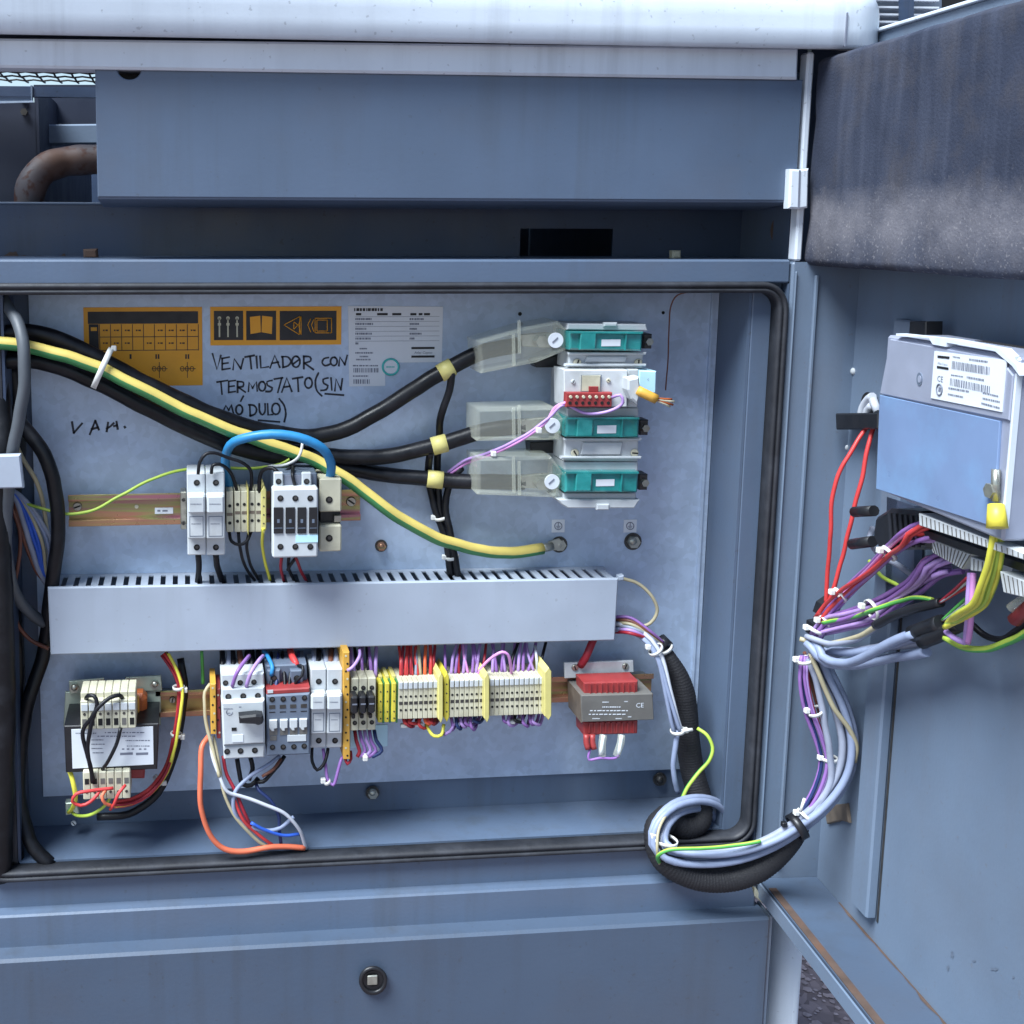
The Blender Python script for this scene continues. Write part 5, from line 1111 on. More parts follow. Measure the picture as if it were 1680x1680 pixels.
cable('power_cable', [(-60, 585, .045), (0, 572, .045), (60, 570, .045), (160, 612, .05), (260, 664, .055), (360, 708, .06), (460, 736, .062), (560, 750, .062), (640, 748, .058), (720, 729, .052), (800, 706, .046), (860, 699, .042)], .0088, 'black power cable with yellow band curving to the middle shroud', ((727, 727, 27),), group=PC)
cable('power_cable', [(-60, 598, .03), (0, 592, .03), (60, 592, .03), (150, 623, .034), (250, 674, .038), (350, 722, .046), (440, 748, .06), (540, 764, .068), (620, 777, .068), (700, 786, .06), (790, 790, .046), (860, 791, .042)], .0086, 'black power cable with yellow band running to the bottom shroud', ((717, 788, 28),), group=PC)
gy = cable('earth_cable', [(-60, 566, .012), (0, 562, .012), (60, 572, .012), (160, 603, .014), (250, 648, .016), (350, 696, .022), (440, 728, .03), (515, 755, .034), (575, 790, .03), (640, 840, .03), (720, 884, .04), (800, 905, .055), (850, 906, .064), (890, 900, .07)], .0068, 'thick green and yellow striped earth cable crossing the plate', two=('gy_y', 'gy_g'), n=18)
obj('lug', MB().tube([at(886, 900, .07), at(906, 896, .074)], .005, 10), M['zinc'], gy); obj('lug_eye', MB().pp([(900, 889), (918, 884), (926, 893), (916, 903), (900, 902)], .074, .077), M['zinc'], gy)
ptie(168, 604, .026, 24, 36, 'clear cable tie strapping the big cables over the amber sticker', -60, group='cable ties on the power cables', wd=.006)
wire('loose_tie_tail', [(497, 722, .02), (494, 740, .018), (488, 752, .02), (470, 762, .03), (440, 765, .04)], .0016, 'tie', 'long pale tie tail hanging across the striped cable', 'cable tie', 'cable ties on the power cables')
cable('blue_cable', [(378, 812, .05), (372, 775, .045), (371, 745, .03), (384, 724, .012), (430, 714, .0), (490, 717, -.004), (528, 735, -.002), (543, 760, .01), (540, 795, .028)], .0050, 'bright blue cable arching over the black cables', m='w_sky', n=12)
# thin black taps dropping to the trunking
TB = 'thin black tap cables'
cable('tap_cable', [(742, 606, .04), (738, 640, .045), (724, 680, .05), (719, 730, .07), (718, 780, .075), (722, 840, .07), (737, 890, .066), (744, 950, .062)], .0042, 'thin black tap cable dropping from the top power cable', n=10, group=TB)
cable('tap_cable', [(706, 742, .05), (703, 775, .07), (712, 830, .07), (732, 885, .064), (740, 950, .06)], .0042, 'thin black tap cable dropping from the middle power cable', n=10, group=TB)
cable('tap_cable', [(757, 768, .055), (740, 790, .064), (731, 830, .064), (742, 890, .058), (752, 950, .056)], .0040, 'thin black tap cable dropping beside the bottom yellow band', n=10, group=TB)
ptie(724, 849, .068, 75, 11, 'white cable tie on the black tap cables, upper', 180); ptie(742, 914, .062, 80, 11, 'white cable tie on the black tap cables just above the trunking', 180)
PW = 'purple sensing wires'
wire('sensing_wire', [(735, 775, .06), (760, 757, .05), (805, 742, .02), (860, 715, .0), (900, 686, -.004), (925, 664, -.008), (960, 678, -.006), (1000, 674, -.014), (1022, 660, -.02), (1018, 648, -.02), (1004, 652, -.014)], .0017, 'w_violet', 'violet wire looping from the tap cables round the relay front', group=PW)
wire('sensing_wire', [(737, 778, .06), (765, 760, .05), (808, 745, .02), (862, 718, .0), (898, 690, -.003), (912, 668, -.004), (930, 660, -.010)], .0017, 'w_pink', 'pink wire running beside the violet one to the red strip', group=PW)
ptie(808, 743, .02, -24, 4, 'small white tie on the violet and pink wire pair'); ptie(882, 705, -.002, -40, 4, 'small white tie on the violet pair over the middle shroud')
# ================================================================== around the upper devices
UB = 'black jumper wires on the upper row'
wire('jumper_wire', [(325, 778, .006), (328, 758, .006), (338, 745, .006), (352, 743, .008), (375, 752, .012), (395, 758, .014), (410, 770, .018), (413, 790, .022), (411, 808, .026)], .0019, 'w_black', 'black jumper arching from left fuse pole to a beige terminal', group=UB)
wire('jumper_wire', [(347, 777, .008), (349, 764, .008), (360, 762, .01), (378, 775, .016), (386, 795, .022), (389, 808, .026)], .0019, 'w_black', 'short black jumper from right fuse pole to the terminals', group=UB)
wire('jumper_wire', [(425, 808, .024), (426, 785, .02), (434, 770, .014), (448, 768, .01), (457, 777, .006)], .0022, 'w_black', 'black jumper bending from terminals up to the contactor', group=UB)
wire('jumper_wire', [(463, 776, .02), (474, 770, .024), (478, 755, .04), (476, 745, .05)], .0019, 'w_black', 'black wire rising behind the contactor coil', group=UB)
wire('jumper_wire', [(485, 800, .002), (480, 780, .0), (481, 765, .02)], .0019, 'w_black', 'short black wire at the contactor top', group=UB)
wire('earth_wire', [(20, 818, .05), (60, 832, .04), (105, 843, .035), (150, 838, .035), (195, 815, .036), (245, 788, .04), (300, 771, .045), (345, 768, .05), (420, 768, .05), (460, 762, .05), (478, 752, .05)], .0017, ('w_lime', 'w_green'), 'thin green-yellow wire sweeping over the upper rail', two=True)
for (x0, x1, dx) in ((325, 324, 2), (354, 366, 6)): wire('fuse_cable', [(x0, 908, .03), (x0 + dx * .4, 930, .04), (x1, 958, .05)], .0034, 'w_black', ('straight' if x1 < 330 else 'slanting') + ' black cable from the upper fuse holder into the trunking', 'cable', 'cables below the upper fuse holder')
LB = 'black loops under the upper terminals'
for (a, b, w) in (((377, 872), (392, 895), 'left'), ((398, 872), (392, 895), 'right')): pass
wire('loop_wire', [(376, 872, .03), (380, 888, .02), (392, 893, .018), (404, 888, .02), (412, 872, .03)], .0018, 'w_black', 'black wire looping under the upper terminals', group=LB)
wire('loop_wire', [(391, 872, .028), (394, 900, .024), (402, 930, .04), (418, 952, .05)], .0018, 'w_black', 'left of two black wires falling from terminals to trunking', group=LB)
wire('loop_wire', [(409, 872, .028), (405, 895, .024), (410, 925, .04), (424, 950, .05)], .0018, 'w_black', 'right of two black wires falling from terminals to trunking', group=LB)
wire('earth_wire', [(432, 866, .02), (430, 890, .03), (434, 920, .04), (443, 952, .05)], .0018, 'w_yellow', 'yellow wire dropping from the upper yellow end plate')
for (pts, m, w) in (([(462, 914, .03), (461, 930, .036), (466, 955, .05)], 'w_maroon', 'left dark red wire under the upper contactor'), ([(474, 914, .03), (473, 930, .036), (484, 955, .05)], 'w_black', 'black wire under the upper contactor'), ([(486, 914, .03), (476, 928, .03), (472, 935, .034)], 'w_black', 'short black spur under the upper contactor'), ([(485, 914, .028), (492, 932, .036), (503, 955, .05)], 'w_maroon', 'right dark red wire under the upper contactor')):
    wire('coil_wire', pts, .0018, m, w, group='wires below the upper contactor')
# ================================================================== left side of the cabinet
CD = cable('grey_conduit', [(-25, 440, .06), (6, 490, .03), (34, 545, -.005), (41, 600, -.014), (37, 660, -.012), (25, 720, -.008), (16, 780, -.004), (10, 850, .0), (12, 920, .01), (26, 975, .03), (55, 1010, .05), (80, 1025, .06)], .0064, 'grey flexible conduit hanging down the left side', m='conduit', n=12)
CL = thing('cable_clamp', 'pale grey square clamp plate across the conduit at the left edge', 'clamp', at(15, 800, -.02))
obj('plate', MB().pp([(-60, 749, ), (33, 746), (39, 801), (-60, 803)], -.026, -.018, .0015), M['trunk'], CL)
cable('trunk_cable', [(-40, 640, .04), (10, 670, .04), (40, 703, .035), (72, 745, .03), (90, 800, .03), (95, 860, .032), (91, 920, .036), (84, 970, .045), (78, 1030, .06), (70, 1080, .06), (50, 1140, .05), (36, 1210, .045), (32, 1280, .04), (38, 1340, .035), (55, 1390, .02), (85, 1420, .016)], .0078, 'heavy black cable bowing down the left wall to the floor')
cable('trunk_cable', [(20, 600, .07), (30, 700, .07), (22, 800, .065), (14, 900, .06), (20, 1000, .06), (26, 1100, .055), (22, 1200, .05), (20, 1320, .04), (26, 1420, .02)], .0095, 'second heavy black cable close against the left wall')
for k, (dx, m, w) in enumerate(((0, 'w_grey', 'grey'), (8, 'w_blue', 'blue'), (14, 'w_blue', 'brighter blue'), (-8, 'w_brown', 'brown'), (20, 'w_tan', 'tan'), (28, 'w_greyblue', 'pale grey-blue'), (34, 'w_grey', 'outer grey'))):
    wire('feeder_wire', [(0, 790 + k, .05), (22 + dx * .3, 812, .045), (40 + dx * .9, 860, .045), (52 + dx, 900, .05), (66 + dx * .5, 940, .055), (82 + k, 966, .058)], .0021 if k else .0032, m, w + ' feeder wire slanting down behind the clamp into the trunking', group='feeder wires at the left')
wire('feeder_wire', [(18, 830, .04), (32, 870, .04), (30, 930, .04), (22, 970, .045), (28, 1020, .05), (50, 1050, .055), (80, 1064, .05)], .0022, 'w_brown', 'brown feeder wire bowing far left and back to the trunking', group='feeder wires at the left')
wire('feeder_wire', [(-10, 610, .02), (14, 680, .03), (30, 740, .04), (60, 790, .04), (74, 850, .05), (84, 940, .055)], .0024, 'w_tan', 'tan feeder wire hugging the heavy black cable', group='feeder wires at the left')
# ================================================================== left transformer wiring
TW = 'transformer wires'
wire('transformer_wire', [(141, 1148, -.004), (144, 1141, -.012), (154, 1141, -.016), (160, 1155, -.018), (150, 1190, -.018), (144, 1225, -.014), (148, 1258, -.012), (154, 1283, -.010)], .0023, 'w_black', 'thick black wire looping over the transformer label, left', group=TW)
wire('transformer_wire', [(201, 1146, -.004), (196, 1141, -.012), (180, 1146, -.016), (162, 1160, -.020), (150, 1178, -.018), (136, 1200, -.012), (142, 1235, -.012), (150, 1262, -.012), (152, 1284, -.010)], .0023, 'w_black', 'second black wire arching from the fourth terminal down', group=TW)
wire('transformer_wire', [(198, 1194, -.012), (192, 1218, -.014), (180, 1245, -.012), (168, 1262, -.004)], .0021, 'w_black', 'single black wire slanting across the white transformer label', group=TW)
wire('transformer_wire', [(186, 1293, -.012), (150, 1298, -.016), (125, 1302, -.018), (119, 1315, -.018), (132, 1322, -.018), (148, 1316, -.018), (160, 1304, -.016), (165, 1295, -.012)], .0018, 'w_red', 'red wire looping left below the transformer', group=TW)
wire('transformer_wire', [(175, 1295, -.012), (167, 1306, -.018), (172, 1318, -.018), (185, 1322, -.014)], .0018, 'w_salmon', 'salmon wire curling under the bottom terminals', group=TW)
wire('transformer_wire', [(206, 1288, -.012), (196, 1300, -.018), (188, 1318, -.018), (181, 1328, -.012)], .0018, 'w_red', 'red wire crossing down over the right bottom terminals', group=TW)
wires('harness_wire', 6, [(268, 1072, .055), (284, 1095, .05), (295, 1120, .045), (295, 1160, .04), (286, 1215, .035), (272, 1265, .03), (245, 1300, .02), (215, 1316, .012), (188, 1320, .0)], .0017, ('w_red', 'w_maroon', 'w_red', 'w_yellow', 'w_maroon', 'w_red'), .0042, ('red wire in the tied harness right of the left transformer', 'dark red wire in the tied harness right of the left transformer', 'red wire in the tied harness right of the left transformer', 'yellow wire in the tied harness right of the left transformer', 'dark red wire in the tied harness right of the left transformer', 'red wire in the tied harness right of the left transformer'), 'harness by the left transformer', seed=4)
wire('harness_wire', [(276, 1072, .05), (291, 1100, .044), (299, 1130, .036), (297, 1165, .03), (289, 1215, .026), (280, 1250, .022)], .0018, 'w_yellow', 'yellow wire on the outside of the transformer harness', group='harness by the left transformer')
cable('harness_cable', [(296, 1080, .07), (302, 1130, .06), (296, 1190, .05), (280, 1260, .045), (250, 1310, .04), (210, 1335, .04), (160, 1340, .045)], .0042, 'black cable shadowing the transformer harness', m='w_black', n=10)
for (x, y, a, w) in ((293, 1128, 85, 'upper'), (289, 1205, 100, 'middle'), (259, 1280, 140, 'lower')): ptie(x, y, .04, a, 9, w + ' white tie on the harness right of the left transformer', 20)
wire('earth_wire', [(113, 1262, .01), (119, 1280, .004), (124, 1305, .004), (120, 1322, .02), (113, 1332, .045)], .0026, ('w_yellow', 'w_green'), 'green-yellow wire at the left flank of the transformer', two=True)
wire('earth_wire', [(114, 1330, .045), (130, 1338, .02), (155, 1334, .006), (175, 1318, .0), (182, 1306, -.006)], .0018, 'w_lime', 'lime earth wire curling under the transformer')
# ================================================================== wires under and over the lower row
wire('rail_wire', [(331, 1068, .06), (332, 1095, .058), (333, 1122, .056)], .0020, 'w_green', 'green wire dropping to the lower rail', group='wires by the motor protector')
wire('rail_wire', [(345, 1122, .03), (336, 1135, .026), (336, 1165, .02), (342, 1205, .016), (352, 1240, .01), (360, 1275, .0)], .0020, 'w_tan', 'tan wire bowing past the left orange strip', group='wires by the motor protector')
LW_ = 'loose wires hanging below the motor protector'
wire('loose_wire', [(343, 1207, .02), (331, 1225, .01), (329, 1270, .0), (330, 1320, -.004), (340, 1362, -.004), (362, 1390, -.002), (400, 1397, .0), (450, 1389, .004), (500, 1391, .01)], .0030, 'w_salmon', 'long coral-orange wire looping down to the floor gasket', group=LW_)
wire('loose_wire', [(346, 1207, .02), (348, 1240, .01), (362, 1278, .0), (372, 1298, -.002), (392, 1305, .0), (430, 1318, .0), (466, 1334, .0), (490, 1360, .004), (502, 1392, .012)], .0020, 'w_white', 'pale grey wire crossing the other loose wires to the floor', group=LW_)
wire('loose_wire', [(350, 1207, .022), (358, 1245, .012), (366, 1295, .004), (382, 1335, .0), (405, 1362, .0), (430, 1384, .004), (446, 1391, .008)], .0018, 'w_tan', 'tan wire in the loose tangle under the protector', group=LW_)
wire('loose_wire', [(366, 1240, .02), (372, 1270, .014), (388, 1300, .006), (402, 1335, .002), (412, 1358, .004)], .0020, 'w_maroon', 'dark red wire hanging straight under the protector', group=LW_)
wire('loose_wire', [(459, 1240, .02), (438, 1256, .012), (408, 1275, .006), (386, 1300, .002), (384, 1330, .0), (398, 1352, .002), (430, 1362, .004), (460, 1358, .006), (482, 1340, .008)], .0022, 'w_greyblue', 'pale blue-violet wire swinging under the grey contactor', group=LW_)
wire('loose_wire', [(412, 1350, .0), (440, 1364, .002), (468, 1370, .006), (492, 1368, .01)], .0018, 'w_blue', 'blue wire low in the loose tangle', group=LW_)
wire('loose_wire', [(419, 1282, .02), (424, 1296, .012), (445, 1315, .008), (456, 1335, .006), (459, 1365, .008), (461, 1385, .01)], .0020, 'w_dkblue', 'dark blue wire dropping through the loose tangle', group=LW_)
wire('loose_wire', [(467, 1240, .022), (452, 1262, .014), (432, 1282, .012), (420, 1282, .014)], .0024, 'w_black', 'black wire looping under the grey contactor', group=LW_)
wire('loose_wire', [(389, 1245, .02), (393, 1268, .016), (398, 1286, .014), (412, 1288, .014), (424, 1276, .016)], .0026, 'w_black', 'black wire hanging from the left bottom screw of the protector', group=LW_)
wire('loose_wire', [(411, 1243, .02), (414, 1262, .018), (408, 1280, .014)], .0026, 'w_black', 'black wire hanging from the middle bottom screw of the protector', group=LW_)
wire('loose_wire', [(461, 1245, .018), (448, 1262, .01), (430, 1274, .008)], .0018, 'w_brown', 'brown wire under the grey contactor', group=LW_)
wire('loose_wire', [(384, 1310, .002), (396, 1340, .0), (412, 1360, .002), (436, 1378, .004), (450, 1388, .008)], .0018, 'w_red', 'red wire curving to the floor in the tangle', group=LW_)
FL = 'loops below the lower fuse holder'
wire('loop_wire', [(512, 1226, .02), (512, 1250, .012), (520, 1264, .008), (530, 1256, .01), (536, 1240, .014), (538, 1228, .02)], .0019, 'w_black', 'black loop hanging under the lower fuse holder', group=FL)
wire('loop_wire', [(530, 1228, .02), (534, 1255, .014), (538, 1280, .01), (546, 1288, .008), (553, 1270, .008), (560, 1245, .012), (564, 1240, .02)], .0018, 'w_purple', 'purple loop with white tie beside the orange strip', group=FL)
ptie(537, 1283, .010, 60, 5, 'white tie at the bottom of the purple loop', 200)
wire('loop_wire', [(566, 1243, .014), (570, 1254, .01), (576, 1245, .014), (575, 1232, .02)], .0017, 'w_maroon', 'small dark red loop at the foot of the orange strip', group=FL)
PT = 'purple wires below the black fuse terminals'
for k, (x, m) in enumerate(((582, 'w_maroon'), (590, 'w_purple'), (598, 'w_violet'), (606, 'w_purple'), (614, 'w_dkblue'))):
    wire('tail_wire', [(x, 1198, .03), (x + 3, 1215, .022), (x + 8 + k, 1232, .018), (x + 4 - k * 2, 1242, .016)], .0021, m, ('leftmost', 'second', 'third', 'fourth', 'rightmost')[k] + ' tail wire under the black fuse terminals', group=PT)
single('label_plate', MB().pb(575, 1190, 636, 1226, .05, .052, .0005), M['pale_blue'], 'pale blue plate behind the tails of the fuse terminals', 'plate'); ptie(598, 1240, .018, 10, 6, 'white tie gathering the tails under the fuse terminals')
# wires from trunking down into the lower row
def drops(label, group, xs, y0, y1, Y0, Y1, mats, r, seed, jitter=6, name='drop_wire'):
    rn = random.Random(seed)
    for i, x in enumerate(xs):
        a = x + rn.uniform(-jitter, jitter); mid = (y0 + y1) / 2 - (x - 600) * .03
        wire(name, [(a, y0 - (x - 600) * .03, Y0), ((a + x) / 2 + rn.uniform(-2, 2), mid, (Y0 + Y1) / 2 - .008), (x, y1 - (x - 600) * .036, Y1)], r * rn.uniform(.9, 1.1), mats[i % len(mats)], label.replace('@', {'w_red': 'red', 'w_purple': 'purple', 'w_violet': 'violet', 'w_maroon': 'dark red', 'w_pink': 'pink', 'w_white': 'white', 'w_tan': 'tan', 'w_black': 'black', 'w_grey': 'grey', 'w_brown': 'brown', 'w_dkblue': 'dark blue', 'w_orange': 'orange', 'w_greyblue': 'grey-blue', 'w_blue': 'blue', 'w_green': 'green'}[mats[i % len(mats)]]), group=group)
drops('@ cable dropping from the trunking behind the motor protector', 'cables above the motor protector', (366, 375, 384, 394, 404, 414, 424), 1060, 1108, .06, .035, ('w_black', 'w_grey', 'w_black', 'w_brown', 'w_black', 'w_black'), .0034, 3, 3)
for (x, m, w) in ((381, 'w_purple', 'left'), (404, 'w_violet', 'right')): wire('drop_wire', [(x + 28, 1076, .03), (x + 20, 1085, .01), (x + 8, 1103, -.004), (x, 1126, .0)], .0022, m, w + ' mauve wire slanting into the top of the motor protector', group='mauve wires above the motor protector')
wire('drop_wire', [(433, 1068, .05), (440, 1078, .03), (447, 1097, .012), (445, 1108, .012)], .0024, 'w_sky', 'blue wire dropping into the grey contactor', group='wires above the grey contactor')
wire('drop_wire', [(476, 1066, .05), (481, 1080, .03), (488, 1093, .02)], .0038, 'w_red', 'red sleeved wire dropping behind the grey contactor', group='wires above the grey contactor'); wire('drop_wire', [(488, 1092, .02), (497, 1094, .012), (496, 1108, .008), (485, 1118, .008), (486, 1130, .01)], .0018, 'w_black', 'black wire hooking into the right coil terminal', group='wires above the grey contactor')
drops('@ wire above the grey contactor', 'wires above the grey contactor', (444, 452, 468, 474, 490), 1066, 1128, .05, .006, ('w_black', 'w_dkblue', 'w_black'), .0019, 5, 5)
drops('@ cable dropping into the lower fuse holder', 'cables above the lower fuse holder', (514, 524, 534, 543, 552), 1064, 1100, .06, .03, ('w_grey', 'w_black', 'w_grey', 'w_brown'), .0034, 6, 2)
drops('@ wire dropping behind the black fuse terminals', 'wires above the fuse terminals', (577, 583, 590, 596, 603, 610, 616), 1060, 1112, .06, .034, ('w_purple', 'w_violet', 'w_black', 'w_purple', 'w_black'), .0020, 7, 10)
wire('drop_wire', [(590, 1064, .04), (588, 1080, .01), (578, 1095, .0), (570, 1100, .0)], .0018, 'w_violet', 'violet wire curving over the top of the orange strip', group='wires above the fuse terminals')
wire('drop_wire', [(616, 1064, .06), (617, 1088, .05), (619, 1112, .04)], .0018, 'w_green', 'green wire dropping to the earth terminals', group='wires above the fuse terminals')
drops('@ wire dropping into the left group of beige terminals', 'wires above the left terminal group', (657, 660, 665, 668, 674, 677, 682, 686, 690, 697, 706, 713), 1060, 1113, .06, .034, ('w_red', 'w_maroon', 'w_red', 'w_red', 'w_maroon', 'w_red', 'w_grey', 'w_red', 'w_tan', 'w_orange'), .0019, 8, 5)
drops('@ wire fanning into the middle group of beige terminals', 'wires above the middle terminal group', (731, 740, 747, 753, 760, 768, 775, 781, 787, 792), 1060, 1112, .06, .034, ('w_purple', 'w_violet', 'w_purple', 'w_maroon', 'w_violet', 'w_pink'), .0018, 9, 13)
drops('@ wire fanning into the right group of beige terminals', 'wires above the right terminal group', (808, 815, 823, 829, 836, 842, 850, 858, 866, 876, 884), 1060, 1112, .06, .034, ('w_violet', 'w_purple', 'w_purple', 'w_violet', 'w_black', 'w_purple'), .0018, 10, 14)
wire('drop_wire', [(878, 1060, .05), (881, 1080, .03), (882, 1104, .034)], .0016, 'w_white', 'white wire dropping near the right end of the strip', group='wires above the right terminal group')
wire('drop_wire', [(783, 1110, .034), (790, 1096, .026), (806, 1080, .02), (824, 1070, .016), (833, 1074, .016), (838, 1090, .02), (839, 1110, .034)], .0017, 'w_pink', 'pale pink jumper arching between terminal groups', group='wires above the right terminal group')
wire('red_lead', [(976, 1044, .05), (968, 1062, .045), (960, 1080, .045), (952, 1092, .05)], .0044, 'w_maroon', 'dark red twisted lead behind the red transformer', 'lead')
def under(label, group, xs, y, mats, seed):
    rn = random.Random(seed)
    for i, x in enumerate(xs):
        yy = y - (x - 660) * .036; d = rn.uniform(6, 18)
        wire('under_wire', [(x, yy - 4, .03), (x + rn.uniform(-3, 3), yy + d * .6, .022), (x + rn.uniform(2, 9), yy + d, .024), (x + rn.uniform(8, 16), yy + d * .4, .04), (x + 16, yy - 6, .05)], .0019, mats[i % len(mats)], label.replace('@', {'w_red': 'red', 'w_maroon': 'dark red', 'w_purple': 'purple', 'w_violet': 'violet', 'w_dkblue': 'dark blue', 'w_orange': 'orange', 'w_black': 'black'}[mats[i % len(mats)]]), group=group)
under('@ wire tail under the left group of beige terminals', 'tails under the left terminal group', (662, 668, 674, 690, 696, 702, 709), 1181, ('w_red', 'w_maroon', 'w_red', 'w_red', 'w_orange'), 1)
under('@ wire tail under the middle group of beige terminals', 'tails under the middle terminal group', (740, 748, 756, 764, 772, 780), 1183, ('w_purple', 'w_dkblue', 'w_violet', 'w_purple'), 2)
under('@ wire tail under the right group of beige terminals', 'tails under the right terminal group', (826, 836, 846, 858, 868, 876), 1183, ('w_purple', 'w_violet', 'w_black', 'w_purple'), 3)
for x, y in ((658, 1192), (681, 1190), (832, 1186), (848, 1184)): single('wire_ferrule', MB().pb(x, y - 3, x + 14, y + 3, .024, .03, .001), M['tie'], 'small white ferrule among the tails under the terminal strip', 'ferrule', 'white ferrules under the strip')
wire('loop_wire', [(698, 1188, .03), (712, 1208, .02), (724, 1206, .02), (728, 1188, .026)], .0019, 'w_yellow', 'yellow loop hanging under the left yellow end plate'); wire('loop_wire', [(728, 1205, .024), (738, 1200, .02), (745, 1186, .024)], .0019, 'w_violet', 'violet curl beside the yellow loop')
wire('transformer_wire', [(968, 1228, .008), (966, 1246, .006), (985, 1243, .004), (1010, 1243, .004), (1016, 1238, .006)], .0015, 'w_purple', 'purple wire joining the clear plugs under the red transformer')
# ================================================================== right side of the cabinet: harness and sleeve
cable('braided_sleeve', [(1070, 1045, .05), (1092, 1068, .045), (1112, 1098, .04), (1124, 1140, .035), (1128, 1190, .035), (1132, 1240, .035), (1142, 1290, .03), (1152, 1330, .02)], .0150, 'black braided sleeve descending inside the right side of the cabinet', m='sleeve', n=20, cat='cable sleeve') if False else None
def sleeve(pts, r, label, rf=None):
    P3 = smooth_path([at(*p) for p in pts], .0011); k = len(P3); mb = MB().tube(P3, r, 26, rf=(lambda t: (1 + (.012 if int(round(t * (k - 1))) % 3 else -.024)) * (rf(t) if rf else 1)))
    single('braided_sleeve', mb, M['sleeve'], label, 'cable sleeve', 'braided cable sleeves')
sleeve([(1086, 1060, .045), (1100, 1082, .04), (1116, 1115, .036), (1124, 1160, .036), (1128, 1210, .036), (1136, 1265, .034), (1148, 1312, .022), (1146, 1346, .012), (1122, 1356, .006), (1098, 1342, .004)], .0128, 'black braided sleeve running down inside the right of the cabinet', lambda t: .5 + .55 * min(1, t * 4))
sleeve([(1098, 1338, .004), (1078, 1362, -.010), (1088, 1408, -.024), (1140, 1438, -.034), (1200, 1440, -.042), (1255, 1418, -.050), (1298, 1382, -.058), (1316, 1356, -.062)], .0142, 'black braided sleeve looping out under the grey cables to the door', lambda t: 1.0 if t < .7 else 1.0 - .45 * (t - .7) / .3)
single('sleeve_cuff', MB().tube(smooth_path([at(1082, 1048, .05), at(1096, 1062, .04)]), .0075, 12), M['black'], 'black cuff at the top end of the inner braided sleeve', 'cuff')
gw = 'pale grey wires beside the sleeve'
wires('signal_cable', 5, [(1008, 1026, .05), (1040, 1032, .045), (1066, 1052, .03), (1082, 1080, .022), (1094, 1130, .016), (1106, 1180, .012), (1112, 1200, .012)], .0023, ('w_greyblue', 'w_greyblue', 'w_white', 'w_greyblue', 'w_grey'), .0052, ('pale grey-blue signal cable strapped beside the inner sleeve', 'pale grey-blue signal cable strapped beside the inner sleeve', 'whitish signal cable strapped beside the inner sleeve', 'pale grey-blue signal cable strapped beside the inner sleeve', 'mid grey signal cable strapped beside the inner sleeve'), gw, seed=2)
wire('signal_cable', [(1112, 1198, .012), (1108, 1225, .012), (1104, 1255, .014), (1107, 1280, .016), (1112, 1300, .02)], .0030, 'w_greyblue', 'pale cable tail hanging below the white tie', group=gw)
for k, (m, w) in enumerate((('w_purple', 'purple'), ('w_brown', 'brown'), ('w_tan', 'tan'), ('w_grey', 'grey'), ('w_violet', 'violet'), ('w_maroon', 'dark red'))): wire('exit_wire', [(1006, 1012 + k * 5, .055), (1035, 1014 + k * 5, .045 - k * .003), (1064, 1034 + k * 3, .035), (1088, 1054 + k * 2, .04)], .0019, m, w + ' wire leaving the right end of the trunking for the sleeve', group='wires leaving the trunking at right')
wire('exit_wire', [(1018, 948, .05), (1048, 958, .045), (1070, 980, .04), (1078, 1002, .04), (1068, 1022, .04), (1045, 1030, .045)], .0020, 'w_tan', 'tan wire bulging in an arc right of the trunking', group='wires leaving the trunking at right')
ptie(1076, 1066, .024, 50, 13, 'white tie gathering the pale cables near the trunking end', 200); ptie(1112, 1199, .012, 80, 12, 'white tie strapping pale cables to the inner sleeve', -5); single('tie_tail', MB().tube([at(1118, 1199, .006), at(1136, 1197, .006)], .002, 6), M['tie'], 'tail of the white tie lying across the inner sleeve', 'cable tie')
ptie(1091, 1064, .042, 55, 14, 'pale tie round the cuff of the inner sleeve', 40)
wire('earth_wire', [(1144, 1195, .02), (1160, 1206, .012), (1169, 1226, .008), (1164, 1246, .006), (1145, 1268, .006), (1128, 1292, .004), (1117, 1314, .004)], .0021, ('w_lime', 'w_green'), 'lime wire waving over the inner braided sleeve', two=True)
# grey cables looping out to the door
gc = 'grey-blue cables looping to the door'
lo = [(1186, 1345, .03), (1172, 1324, .02), (1140, 1318, .004), (1105, 1330, -.012), (1084, 1355, -.022), (1080, 1382, -.03), (1098, 1400, -.038), (1150, 1408, -.048), (1210, 1402, -.056), (1265, 1382, -.064), (1310, 1354, -.072), (1352, 1318, -.078), (1384, 1270, -.082), (1392, 1220, -.082), (1378, 1160, -.076), (1352, 1105, -.068), (1338, 1072, -.064)]
wires('door_cable', 5, lo, .0040, ('w_greyblue', 'w_greyblue', 'w_greyblue', 'w_grey', 'w_greyblue'), .0085, ('pale grey-blue cable looping from cabinet to door', 'pale grey-blue cable looping from cabinet to door', 'pale grey-blue cable looping from cabinet to door', 'darker grey cable looping from cabinet to door', 'pale grey-blue cable looping from cabinet to door'), gc, seed=6)
wire('earth_wire', [(1082, 1417, -.03), (1080, 1404, -.05), (1098, 1394, -.056), (1150, 1392, -.062), (1205, 1387, -.066), (1248, 1380, -.07)], .0021, ('w_lime', 'w_green'), 'green-yellow wire lying along the looped grey cables', two=True)
wire('earth_wire', [(1118, 1316, .0), (1096, 1332, -.018), (1082, 1360, -.034), (1078, 1392, -.042), (1082, 1417, -.034)], .0016, 'w_tan', 'thin tan wire round the outside of the cable loop')
ptie(1091, 1378, -.03, 100, 22, 'pale tie round the cable loop at its left bend', 200, m='tie')
pv = 'purple wires along the hinge'
